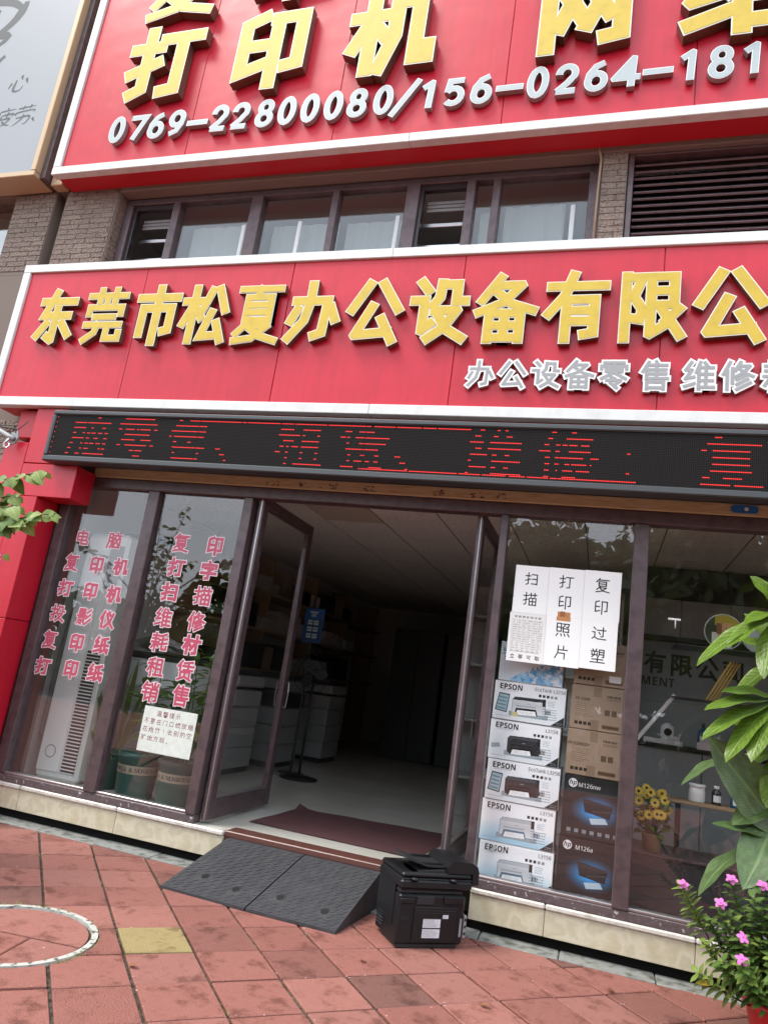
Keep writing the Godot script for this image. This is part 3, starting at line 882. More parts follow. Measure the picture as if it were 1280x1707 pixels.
func building():
	var b = thing("shop_building", "brown brick building that carries the red sign boards", "building", Vector3(0, 0, -0.3))
	# wall masses round the openings
	for r in [[-9.0, 9.0, 2.66, 4.52], [-9.0, 9.0, 5.40, 10.0], [-5.10, -4.50, 4.52, 5.40], [-0.245, -0.065, 4.52, 5.40], [2.2, 9.0, 4.52, 5.40], [-5.70, -5.22, 4.52, 5.40], [-9.0, -7.2, 4.52, 5.40], [-9.0, -4.30, 0.0, 2.66], [2.172, 9.0, 0.0, 2.66]]:
		var wall = part("wall", boxed(Vector3(r[0], r[2] + 0.001, -0.32), Vector3(r[1], r[3] - 0.001, -0.002)), M.plaster_dark, b)
	part("wall", boxed(Vector3(-5.22, 4.52, -0.32), Vector3(-5.10, 5.40, -0.12)), M.brick_mortar, b)
	bricks(b, -5.09, -4.51, 4.56, 5.40, 0.0)
	bricks(b, -5.70, -5.225, 4.56, 5.40, 0.0)
	bricks(b, -0.243, -0.067, 4.56, 5.40, 0.0)
	bricks(b, -5.30, -4.74, 2.30, 3.08, 0.0)
	bricks(b, -0.30, 0.0, 4.56, 5.40, -4.495, "z")
	bricks(b, -0.12, 0.0, 4.56, 5.40, -5.095, "z")
	# lintel trim under the upper board, with rough edge
	part("lintel_trim", boxed(Vector3(-4.49, 5.33, -0.10), Vector3(2.2, 5.398, 0.02), 0.006), M.plaster_dark, b)
	# room above: floor, back, ceiling
	for r in [[Vector3(-7.3, 4.3, -4.0), Vector3(2.4, 4.5, -0.32)], [Vector3(-7.3, 5.75, -4.0), Vector3(2.4, 5.9, -0.32)], [Vector3(-7.3, 4.5, -4.2), Vector3(2.4, 5.75, -4.0)], [Vector3(-7.4, 4.5, -4.0), Vector3(-7.3, 5.75, -0.32)], [Vector3(2.3, 4.5, -4.0), Vector3(2.4, 5.75, -0.32)], [Vector3(-5.3, 4.5, -4.0), Vector3(-5.2, 5.75, -0.32)]]:
		part("inner_wall", boxed(r[0], r[1]), M.wall_paint, b)
	# ribbon window upstairs
	var z := -0.14
	var bars = [-4.44, -3.93, -3.12, -2.385, -1.71, -1.235, -1.03, -0.29]
	var widths = [0.08, 0.075, 0.11, 0.06, 0.11, 0.07, 0.06, 0.09]
	var win = part("window_frame", boxed(Vector3(-4.49, 5.27, z - 0.04), Vector3(-0.25, 5.33, z + 0.04), 0.004), M.frame_metal, b)
	part("window_sill", boxed(Vector3(-4.49, 4.52, z - 0.04), Vector3(-0.25, 4.60, z + 0.04), 0.004), M.frame_metal, win)
	for i in bars.size():
		part("mullion", boxed(Vector3(bars[i] - widths[i] / 2, 4.60, z - 0.045), Vector3(bars[i] + widths[i] / 2, 5.27, z + 0.05), 0.004), M.frame_metal, win)
	for i in bars.size() - 1:
		var xa = bars[i] + widths[i] / 2
		var xb = bars[i + 1] - widths[i + 1] / 2
		if i in [0, 4]:
			# slid open: inner sash frame and security rails in the gap
			for y in [4.78, 4.98]:
				part("security_rail", boxed(Vector3(xa, y, z - 0.14), Vector3(xb, y + 0.034, z - 0.12), 0.003), M.steel, win)
			part("sash", boxed(Vector3(xa, 4.60, z - 0.03), Vector3(xa + 0.03, 5.27, z + 0.02), 0.003), M.frame_dark, win)
			part("sash", boxed(Vector3(xa + 0.031, 5.225, z - 0.03), Vector3(xb, 5.27, z + 0.02), 0.003), M.frame_dark, win)
			for k in 3: part("blind_slat", boxed(Vector3(xa + 0.035, 5.10 + 0.035 * k, z - 0.10), Vector3(xb - 0.01, 5.128 + 0.035 * k, z - 0.09), 0.002), M.grey_plastic, win)
			continue
		part("pane", boxed(Vector3(xa, 4.60, z - 0.003), Vector3(xb, 5.27, z + 0.003)), M.glass, win)
		var top = [0.0, 5.16, 5.13, 5.12, 0.0, 5.14, 5.18][i]
		var cur = S(true)
		var xe = xb - 0.01 - (0.17 if i == 6 else 0.0)
		var nf := 30
		for k in nf:
			var u0 = lerpf(xa + 0.01, xe, float(k) / nf); var u1 = lerpf(xa + 0.01, xe, float(k + 1) / nf)
			var d0 = 0.006 * sin(u0 * 43.0 + i) + 0.003 * sin(u0 * 91.0); var d1 = 0.006 * sin(u1 * 43.0 + i) + 0.003 * sin(u1 * 91.0)
			quad(cur, Vector3(u0, top, z - 0.20 + d0), Vector3(u1, top, z - 0.20 + d1), Vector3(u1, 4.55, z - 0.20 + d1), Vector3(u0, 4.55, z - 0.20 + d0))
		part("curtain", cur, M.curtain, win)
		part("security_rail", boxed(Vector3(xa, 4.75, z - 0.14), Vector3(xb, 4.79, z - 0.12), 0.003), M.white_acrylic, win)
		part("security_rail", boxed(Vector3(lerpf(xa, xb, 0.45 if i == 2 else 0.8), 4.60, z - 0.118), Vector3(lerpf(xa, xb, 0.45 if i == 2 else 0.8) + 0.035, 5.10, z - 0.10), 0.003), M.white_acrylic, win)
	# neighbour's window further left
	part("pane", boxed(Vector3(-7.2, 4.60, -0.103), Vector3(-5.72, 5.40, -0.097)), M.glass, win)
	part("frosted_film", boxed(Vector3(-7.19, 4.61, -0.112), Vector3(-5.73, 5.10, -0.106)), M.frosted_film, win)
	# louvre
	var lv = part("louvre_frame", boxed(Vector3(-0.06, 4.52, -0.16), Vector3(-0.02, 5.40, -0.02), 0.004), M.frame_metal, b)
	part("louvre_frame", boxed(Vector3(-0.018, 5.31, -0.16), Vector3(2.2, 5.395, -0.02), 0.004), M.frame_metal, lv)
	part("louvre_back", boxed(Vector3(-0.02, 4.53, -0.30), Vector3(2.2, 5.31, -0.24)), M.void, lv)
	for k in 13:
		var y = 4.60 + 0.0575 * k
		var st = S()
		var xf = Transform3D(Basis(Vector3.RIGHT, 0.75), Vector3(0, y, -0.10))
		box(st, Vector3(-0.016, -0.008, -0.05), Vector3(2.19, 0.008, 0.05), 0.003, xf)
		part("louvre_slat", st, M.frame_metal, lv)
	# cream conduit down the right pilaster
	var cable = S(true)
	tube(cable, [Vector3(-0.275, 5.40, 0.02), Vector3(-0.27, 5.34, 0.02), Vector3(-0.255, 5.28, 0.012), Vector3(-0.262, 5.0, 0.012), Vector3(-0.268, 4.5, 0.012)], 0.009, 8)
	var cb = part("conduit", cable, M.carton)
	tag(cb, "thin cream cable running down beside the brick pilaster", "cable")
	# plinth
	var p = thing("plinth", "low beige marble tile plinth under the shop windows", "plinth", Vector3(-1, 0.06, 0))
	for r in [[-5.2, -4.78], [-4.777, -3.992], [-3.989, -3.150], [-3.147, -2.312], [-0.655, -0.224], [-0.221, 0.575], [0.578, 1.375], [1.378, 2.175]]:
		part("tile", boxed(Vector3(r[0], 0.062, -0.02), Vector3(r[1], 0.203, 0.030), 0.003), M.plinth_tile, p)
		part("ledge", boxed(Vector3(r[0], 0.2045, -0.06), Vector3(r[1], 0.236, 0.044), 0.008), M.plinth_ledge, p)
	part("hollow", boxed(Vector3(-5.2, -0.04, -0.12), Vector3(2.175, 0.06, -0.06)), M.void, p)

# ---------------------------------------------------------------- the room behind the glass
func shop_room():
	var x0 := -4.36; var x1 := 2.12; var z1 := -9.0; var f := 0.235; var c := 2.75
	var st = S()
	box(st, Vector3(x0 - 0.2, 0.0, z1 - 0.2), Vector3(x1 + 0.2, f - 0.006, -0.122))
	structure("floor_slab", st, M.kerb_stone)
	var floor_node := Node3D.new()
	floor_node.name = "shop_floor"
	add_child(floor_node)
	floor_node.set_meta("kind", "structure")
	for i in 10:
		for j in 11:
			var xa = x0 + 0.8 * i; var za = -0.062 - 0.8 * j
			part("floor_tile", boxed(Vector3(xa + 0.0008, f - 0.0055, za - 0.7992), Vector3(minf(xa + 0.7992, x1), f, za), 0.0006), M.floor_tile, floor_node)
	var ceil_node := Node3D.new()
	ceil_node.name = "shop_ceiling"
	add_child(ceil_node)
	ceil_node.set_meta("kind", "structure")
	for i in range(-4, 11):
		for j in 15:
			var xa = maxf(-2.0 + 0.6 * i, x0); var xb = minf(-2.0 + 0.6 * (i + 1), x1)
			if xb - xa < 0.05: continue
			var za = -0.32 - 0.6 * j
			part("ceiling_tile", boxed(Vector3(xa + 0.006, c + rng.randf_range(0, 0.003), za - 0.594), Vector3(xb - 0.006, c + 0.015, za - 0.006), 0.002), M.ceiling_tile_stained if (i == -1 and j == 1) else M.ceiling_tile, ceil_node)
	st = S()
	box(st, Vector3(x0 - 0.2, c + 0.016, z1 - 0.2), Vector3(x1 + 0.2, c + 0.10, -0.0))
	structure("ceiling_grid", st, M.ceiling_bar)
	st = S()
	box(st, Vector3(x0 - 0.2, f, z1), Vector3(x0, c, -0.0605))
	structure("wall_left", st, M.wall_paint)
	st = S()
	box(st, Vector3(x1, f, z1), Vector3(x1 + 0.2, c, -0.0605))
	structure("unseen_wall_right", st, M.wall_paint)  # out of view, set close in so less daylight enters the room
	st = S()
	box(st, Vector3(x0, f, z1 - 0.2), Vector3(x1, c, z1))
	structure("wall_back", st, M.wall_paint)
	st = S()
	box(st, Vector3(x0, 2.605, -0.30), Vector3(x1, 2.748, -0.062))
	structure("front_lintel", st, M.plaster_dark)

# ---------------------------------------------------------------- shop windows and doors
func shopfront():
	var s = thing("shop_window_frame", "plum brown metal frame of the shop windows and doorway", "window frame", Vector3(-1, 0.236, 0))
	var fm = M.frame_metal
	for r in [[-4.255, -4.165], [-3.455, -3.355], [-2.62, -2.545], [-0.705, -0.655], [0.135, 0.225], [1.11, 1.20], [2.08, 2.17]]:
		part("mullion", boxed(Vector3(r[0], 0.292, -0.06), Vector3(r[1], 2.52, 0.045), 0.005), fm, s)
	part("head", boxed(Vector3(-4.255, 2.522, -0.06), Vector3(2.17, 2.604, 0.045), 0.005), fm, s)
	for r in [[-4.255, -2.545], [-0.705, 2.17]]:
		part("sill", boxed(Vector3(r[0], 0.237, -0.058), Vector3(r[1], 0.29, 0.036), 0.005), M.sill_metal, s)
		part("glazing_bead", boxed(Vector3(r[0] + 0.06, 0.2905, -0.03), Vector3(r[1] - 0.06, 0.308, 0.03), 0.004), M.door_edge, s)
	var lines = []
	for r in [[-4.165, -3.455], [-3.355, -2.62], [-0.655, 0.135], [0.225, 1.11], [1.20, 2.08]]:
		var pane = part("pane", boxed(Vector3(r[0] + 0.001, 0.309, -0.0025), Vector3(r[1] - 0.001, 2.521, 0.0025)), M.glass, s)
		lines.append(pane)
	# red characters with white edges stuck on the two left panes
	var left = [["电", -4.00, 2.11], ["脑", -3.70, 2.11], ["复", -4.045, 1.905], ["印", -3.81, 1.905], ["机", -3.585, 1.91], ["打", -4.045, 1.70], ["印", -3.81, 1.70], ["机", -3.59, 1.695], ["投", -4.06, 1.50], ["影", -3.815, 1.50], ["仪", -3.60, 1.50], ["复", -4.075, 1.295], ["印", -3.825, 1.30], ["纸", -3.60, 1.305], ["打", -4.08, 1.09], ["印", -3.82, 1.10], ["纸", -3.60, 1.10]]
	var right = [["复", -3.10, 2.14], ["印", -2.81, 2.14], ["打", -3.10, 1.95], ["字", -2.82, 1.95], ["扫", -3.11, 1.76], ["描", -2.83, 1.76], ["维", -3.12, 1.57], ["修", -2.84, 1.57], ["耗", -3.11, 1.39], ["材", -2.84, 1.40], ["租", -3.10, 1.21], ["赁", -2.85, 1.215], ["销", -3.10, 1.03], ["售", -2.845, 1.04]]
	for e in left: sticker_letter(lines[0], e[0], Vector3(e[1], e[2], 0.0032), 0.130, 17.0 if e[0] in "打印机公仪纸" else 13.0, 4.0, M.vinyl_white, M.vinyl_red)
	for e in right: sticker_letter(lines[1], e[0], Vector3(e[1], e[2], 0.0032), 0.140, 17.0 if e[0] in "打印字材扫" else 12.5, 4.0, M.vinyl_white, M.vinyl_red)
	# a small suction hook on the right pane
	var hook = S(true)
	tube(hook, [Vector3(0.36, 1.945, 0.004), Vector3(0.43, 1.945, 0.008)], 0.007, 8)
	tube(hook, [Vector3(0.40, 1.94, 0.016), Vector3(0.40, 1.89, 0.016)], 0.003, 6)
	tag(part("suction_hook", hook, M.white_acrylic), "small pale suction hook stuck on the right shop window", "hook")
	# doors, swung in
	door("glass_door", "left glass door leaf with plum frame swung into the shop", -2.50, -0.015, -1.0, -1.0)
	door("glass_door", "right glass door leaf seen edge on beside the stacked printer boxes", -0.855, -0.05, -0.98, 1.0)
	# shutter box rail above the doorway
	var rail = thing("shutter_rail", "worn tan roller shutter rail with scuffed marks under the display", "rail", Vector3(-0.7, 2.605, 0))
	part("rail_board", boxed(Vector3(-4.0, 2.607, -0.04), Vector3(2.2, 2.685, 0.052), 0.006), M.tan_wood, rail)
	part("rail_groove", boxed(Vector3(-4.0, 2.686, -0.04), Vector3(2.2, 2.74, 0.03), 0.004), M.frame_dark, rail)
	for e in [[-2.47, 0.10], [-2.20, 0.05], [-2.03, 0.14], [-1.70, 0.08], [-1.19, 0.07], [-1.15, 0.03], [-0.93, 0.10], [-0.78, 0.09]]:
		var st = S()
		for k in 9:
			var a = Vector3(e[0] + rng.randf_range(0, e[1]), 2.632 + rng.randf_range(-0.014, 0.022), 0.0525)
			var w = rng.randf_range(0.006, 0.022); var h = rng.randf_range(0.003, 0.012)
			box(st, a, a + Vector3(w, h, 0.0005 + 0.0001 * k))
		part("scuff_mark", st, M.print_brown, rail)
	var stick = S()
	prism(stick, PackedVector2Array([Vector2(-0.075, -0.013), Vector2(-0.06, -0.024), Vector2(0.06, -0.024), Vector2(0.075, -0.013), Vector2(0.075, 0.013), Vector2(0.06, 0.024), Vector2(-0.06, 0.024), Vector2(-0.075, 0.013)]), Transform3D(Basis(), Vector3(0.755, 2.648, 0.0525)), 0.0, 0.012)
	var sn = thing("rail_sensor", "small dark blue oval sensor with pale lens on the tan rail", "sensor", Vector3(0.755, 2.63, 0.05))
	part("body", stick, M.blue_poster, sn)
	var dot = S()
	prism(dot, ring_poly(Vector2.ZERO, 0.012, 14), Transform3D(Basis(), Vector3(0.765, 2.648, 0.0645)), 0.0, 0.002)
	part("lens", dot, M.white_acrylic, sn)

func door(called, label, x, za, zb, face):
	var t = thing(called, label, "door", Vector3(x, 0.262, za), "glass doors of the shop entrance")
	var y0 := 0.262; var y1 := 2.555; var th := 0.023
	part("stile", boxed(Vector3(x - th, y0, za - 0.085), Vector3(x + th, y1, za), 0.004), M.frame_metal, t)
	part("edge_strip", boxed(Vector3(x - th * 0.1, y0 + 0.002, za + 0.0005), Vector3(x + th * 0.45, y1 - 0.002, za + 0.005), 0.002), M.door_edge, t)
	part("stile", boxed(Vector3(x - th, y0, zb), Vector3(x + th, y1, zb + 0.085), 0.004), M.frame_metal, t)
	part("rail", boxed(Vector3(x - th, y1 - 0.085, zb + 0.086), Vector3(x + th, y1, za - 0.086), 0.004), M.frame_metal, t)
	part("rail", boxed(Vector3(x - th, y0, zb + 0.086), Vector3(x + th, y0 + 0.13, za - 0.086), 0.004), M.frame_metal, t)
	part("glazing_bead", boxed(Vector3(x - th * 0.7, y0 + 0.131, zb + 0.086), Vector3(x + th * 0.7, y0 + 0.145, za - 0.086), 0.003), M.door_edge, t)
	part("pane", boxed(Vector3(x - 0.003, y0 + 0.1455, zb + 0.0855), Vector3(x + 0.003, y1 - 0.0855, za - 0.0855)), M.glass, t)
	var h = S(true)
	for sgn in [-1.0, 1.0]:
		tube(h, [Vector3(x + sgn * th, 1.22, zb + 0.045), Vector3(x + sgn * 0.05, 1.22, zb + 0.045), Vector3(x + sgn * 0.055, 1.12, zb + 0.045), Vector3(x + sgn * 0.05, 1.02, zb + 0.045), Vector3(x + sgn * th, 1.02, zb + 0.045)], 0.005, 8)
	part("handle", h, M.door_edge, t)

# ---------------------------------------------------------------- red sign boards
func board(t, x0, x1, y0, y1, fw, seams, z, mats):
	# body, panels between the seams, white trim
	part("board_body", boxed(Vector3(x0 + 0.02, y0 + 0.015, 0.016), Vector3(x1, y1 - 0.015, z - 0.02)), M.red_return, t)
	var xs = [x0 + fw] + seams + [x1]
	for i in xs.size() - 1:
		part("panel", boxed(Vector3(xs[i] + 0.0025, y0 + fw, z - 0.019), Vector3(xs[i + 1] - 0.0025, y1 - fw, z - 0.005 + rng.randf_range(-0.001, 0.001)), 0.002), M[mats[i % 2]], t)
	# mitred trim: bottom, top in lengths, left
	var cut = 0.5 * (x0 + x1) - 0.45
	for r in [[y0, y0 + fw - 0.001], [y1 - fw + 0.001, y1]]:
		for e in [[x0 + 0.0, cut - 0.001], [cut + 0.001, x1]]:
			part("trim", boxed(Vector3(e[0], r[0], z - 0.06), Vector3(e[1], r[1], z + 0.016), 0.004), M.white_metal, t)
	part("trim", boxed(Vector3(x0, y0 + fw, z - 0.06), Vector3(x0 + fw - 0.001, y1 - fw, z + 0.0155), 0.004), M.white_metal, t)

func sign_lower():
	var t = thing("sign_board", "lower red sign board with gold company name and white trim", "sign", Vector3(-1.2, 3.1, 0), "red sign boards")
	board(t, -5.0, 2.6, 3.10, 4.40, 0.075, [-3.74, -2.43, -1.105, 0.21, 1.53], 0.30, ["red_panel", "red_panel_b"])
	var xs = [-4.49, -4.01, -3.52, -3.09, -2.63, -2.18, -1.71, -1.24, -0.78, -0.315, 0.14, 0.60, 1.06]
	var name_ = "东莞市松夏办公设备有限公司"
	for i in name_.length():
		var ch = name_[i]
		channel_letter(t, "letter", ch, Vector3(xs[i], 3.872, 0.296), 0.50, {"莞": 10.0, "夏": 10.0, "松": 12.0, "备": 11.5, "有": 12.0, "限": 11.5, "设": 13.0}.get(ch, 13.0), 1.4, 0.055, M.letter_side, M.letter_rim, M.letter_face, 0.80)
	var small = "办公设备零售维修耗"
	var sx = [-0.90, -0.69, -0.475, -0.265, -0.055, 0.19, 0.44, 0.655, 0.88]
	for i in small.length():
		channel_letter(t, "small_letter", small[i], Vector3(sx[i], 3.40, 0.296), 0.195, 10.0, 6.0, 0.035, M.silver_side, M.white_acrylic, M.silver_face, 0.92)

func sign_upper():
	var t = thing("sign_board", "upper red sign board with large gold characters and silver phone numbers", "sign", Vector3(-1.2, 5.36, 0), "red sign boards")
	board(t, -5.06, 2.6, 5.36, 8.0, 0.08, [-3.695, -2.34, -0.985, 0.345, 1.67], 0.26, ["red_panel_b", "red_panel"])
	for e in [["打", -4.08, 6.39], ["印", -3.02, 6.385], ["机", -1.94, 6.37], ["网", -0.445, 6.37], ["络", 0.60, 6.35], ["复", -4.06, 7.29], ["印", -2.98, 7.30]]:
		channel_letter(t, "letter", e[0], Vector3(e[1], e[2], 0.256), 0.79, 14.5 if e[0] != "复" else 11.0, 1.3, 0.085, M.letter_side, M.letter_rim, M.letter_face, 0.90)
	var digits = "0769-22800080/156-0264-181"
	var xs = [-4.42, -4.21, -4.01, -3.81, -3.60, -3.39, -3.19, -2.96, -2.76, -2.555, -2.35, -2.145, -1.93, -1.75, -1.56, -1.36, -1.15, -0.94, -0.735, -0.53, -0.32, -0.11, 0.095, 0.30, 0.50, 0.70]
	var lean = Transform3D(Basis(Vector3(1, 0, 0), Vector3(0.05, 1, 0), Vector3(0, 0, 1)), Vector3.ZERO)
	for i in digits.length():
		channel_letter(t, "digit", digits[i], Vector3(xs[i], 5.745, 0.256), 0.285, 14.0, 2.0, 0.05, M.silver_side, M.white_acrylic, M.digit_face, 0.95, lean)
	# pale runs of old water stains on the panels
	for e in [[-0.62, 6.34, 0.05], [-0.68, 6.22, 0.03]]:
		var st = S()
		for k in 5:
			var a = Vector3(e[0] + rng.randf_range(-0.02, 0.02), e[1] + rng.randf_range(-0.03, 0.03), 0.2562)
			box(st, a, a + Vector3(0.006, rng.randf_range(0.01, 0.03), 0.0003 + 0.00005 * k))
		part("splash_mark", st, M.letter_rim, t)

# ---------------------------------------------------------------- running-text display
func led_display():
	var t = thing("led_display", "long dark running text display with red dots under the sign", "display", Vector3(-0.8, 2.62, 0.28))
	var x0 := -4.22; var x1 := 2.6; var y0 := 2.62; var y1 := 3.035; var z := 0.385
	part("housing", boxed(Vector3(x0 + 0.01, y0 + 0.01, 0.272), Vector3(x1, y1 - 0.01, z - 0.02)), M.led_housing, t)
	for r in [[x0, x1, y0, y0 + 0.044], [x0, x1, y1 - 0.036, y1], [x0, x0 + 0.036, y0 + 0.045, y1 - 0.037]]:
		part("bezel", boxed(Vector3(r[0], r[2], 0.275), Vector3(r[1], r[3], z + 0.012), 0.008), M.led_housing, t)
	# lamp grid of 1 cm pitch, 32 rows; the camera caught every fourth row lit
	var cols := 672
	var lit := {}
	for e in [["脑", -3.844], ["零", -3.415], ["售", -2.976], ["、", -2.60], ["租", -2.087], ["赁", -1.617], ["、", -1.26], ["维", -0.74], ["修", -0.29], ["：", 0.066], ["复", 0.626], ["印", 1.08], ["打", 1.53]]:
		var c0 = (e[1] - (x0 + 0.036)) / 0.01
		for s in strokes(e[0]):
			for i in s.size() - 1:
				for row in 32:
					if row % 4 != 1: continue
					for col in range(int(c0) - 22, int(c0) + 23):
						var p = Vector2(1.0, 0.55) * Vector2((col + 0.5 - c0) / 37.0 * 100.0 + 50.0, (row - 15.5) / 31.0 * 100.0 + 50.0)
						if p.distance_to(Geometry2D.get_closest_point_to_segment(p, s[i] * Vector2(1.0, 0.55), s[i + 1] * Vector2(1.0, 0.55))) < 3.5: lit[Vector2i(col, row)] = true
	for col in range(int((-2.98 - x0) / 0.01), int((-0.93 - x0) / 0.01)):
		if rng.randf() > 0.04: lit[Vector2i(col, 1)] = true
	for col in range(int((-1.66 - x0) / 0.01), int((0.09 - x0) / 0.01)):
		if rng.randf() > 0.03: lit[Vector2i(col, 30)] = true
	for row in 8: lit[Vector2i(1, row * 4 + 1)] = true
	var half := cols / 2
	var px := 6
	for h in 2:
		var base = canvas(half * px, 32 * px, Color(0.055, 0.053, 0.052))
		var glow = canvas(half * px, 32 * px, Color.BLACK)
		for col in half:
			for row in 32:
				base.fill_rect(Rect2i(col * px + 1, row * px + 1, 4, 4), Color(0.155, 0.148, 0.142) if (col + row) % 2 else Color(0.138, 0.131, 0.126))
				base.fill_rect(Rect2i(col * px + 2, row * px + 2, 2, 2), Color(0.215, 0.20, 0.19))
				if lit.has(Vector2i(col + h * half, row)):
					glow.fill_rect(Rect2i(col * px, row * px + 1, 5, 4), Color(1.0, 0.07, 0.10))
					glow.fill_rect(Rect2i(col * px + 1, row * px + 2, 3, 2), Color(1.0, 0.35, 0.33))
		var m = pic_mat("led_screen_%d" % h, base, 0.85)
		m.metallic_specular = 0.25
		m.emission_enabled = true
		m.emission = Color.WHITE
		m.emission_operator = BaseMaterial3D.EMISSION_OP_MULTIPLY
		m.emission_texture = ImageTexture.create_from_image(glow)
		m.emission_energy_multiplier = 0.45
		var xa = x0 + 0.036 + h * half * 0.01
		var xb = xa + half * 0.01
		var ya = y0 + 0.045; var yb = ya + 0.332
		var st = S()
		quad(st, Vector3(xa, yb, z), Vector3(xb, yb, z), Vector3(xb, ya, z), Vector3(xa, ya, z))
		part("screen", st, m, t)
	for x in [-2.90, -1.62, -0.34, 0.94, 2.22]:
		part("module_seam", boxed(Vector3(x, y0 + 0.046, z + 0.0003), Vector3(x + 0.003, y1 - 0.038, z + 0.0012)), M.void, t)

# ---------------------------------------------------------------- red cladding left of the windows
func red_cladding():
	var t = thing("red_column", "bright red clad column at the left end of the shopfront", "column", Vector3(-4.5, 0, 0.13))
	part("panel", boxed(Vector3(-4.74, 0.0, 0.018), Vector3(-4.51, 1.40, 0.268), 0.004), M.red_panel, t)
	part("panel", boxed(Vector3(-4.507, 0.0, 0.018), Vector3(-4.287, 1.40, 0.272), 0.004), M.red_panel_b, t)
	part("panel", boxed(Vector3(-4.507, 1.404, 0.018), Vector3(-4.287, 2.355, 0.272), 0.004), M.red_panel_b, t)
	part("panel", boxed(Vector3(-4.74, 1.404, 0.018), Vector3(-4.51, 2.80, 0.268), 0.004), M.red_panel, t)
	part("panel", boxed(Vector3(-4.507, 2.63, 0.018), Vector3(-4.20, 3.095, 0.268), 0.004), M.red_panel_b, t)
	part("panel", boxed(Vector3(-4.74, 2.86, 0.018), Vector3(-4.51, 3.095, 0.20), 0.004), M.red_return, t)
	part("dark_slot", boxed(Vector3(-4.69, 2.803, 0.02), Vector3(-4.53, 2.857, 0.12)), M.void, t)
	var d = thing("red_downstand", "red box housing below the left end of the running text display", "housing", Vector3(-4.24, 2.36, 0.13))
	part("body", boxed(Vector3(-4.506, 2.358, 0.05), Vector3(-3.975, 2.622, 0.271), 0.004), M.red_panel, d)
	part("panel", boxed(Vector3(2.18, 0.0, 0.018), Vector3(2.62, 3.095, 0.27), 0.004), M.red_panel_b, thing("red_column", "unseen red clad column added at the shortened right end of the shopfront", "column", Vector3(2.4, 0, 0.13)))  # unseen, added where the shopfront is cut short to darken the room
	# dark filler between frame and column
	part("joint_strip", boxed(Vector3(-4.286, 0.24, -0.05), Vector3(-4.256, 2.60, 0.02)), M.frame_dark, t)
	# bracket with a hook
	var b = thing("wall_bracket", "rusty grey metal bracket arm with hook on the brick wall", "bracket", Vector3(-4.7, 2.72, 0.28))
	var st = S(true)
	tube(st, [Vector3(-4.95, 2.93, 0.30), Vector3(-4.80, 2.88, 0.32), Vector3(-4.66, 2.82, 0.33), Vector3(-4.60, 2.80, 0.33)], [0.018, 0.02, 0.022, 0.018], 8)
	part("arm", st, M.grey_plastic, b)
	st = S()
	prism(st, PackedVector2Array([Vector2(-4.66, 2.86), Vector2(-4.60, 2.88), Vector2(-4.58, 2.82), Vector2(-4.60, 2.77), Vector2(-4.66, 2.75), Vector2(-4.65, 2.80)]), Transform3D(), 0.305, 0.315)
	part("plate", st, M.grey_plastic, b)
	st = S(true)
	tube(st, [Vector3(-4.64, 2.80, 0.34), Vector3(-4.67, 2.76, 0.345), Vector3(-4.665, 2.725, 0.345), Vector3(-4.64, 2.72, 0.34), Vector3(-4.625, 2.745, 0.335), Vector3(-4.64, 2.765, 0.335)], 0.007, 8)
	part("hook", st, M.steel, b)
	st = S(true)
	tube(st, [Vector3(-4.62, 2.86, 0.32), Vector3(-4.60, 2.92, 0.29), Vector3(-4.56, 2.97, 0.28)], 0.004, 6)
	part("wire", st, M.frame_dark, b)
	st = S(true)
	tube(st, [Vector3(-5.2, 3.02, 0.03), Vector3(-4.9, 2.99, 0.03), Vector3(-4.76, 2.93, 0.03)], 0.008, 6)
	tag(part("wall_cable", st, M.frame_dark), "black cable sagging across the brick wall below the sign corner", "cable")

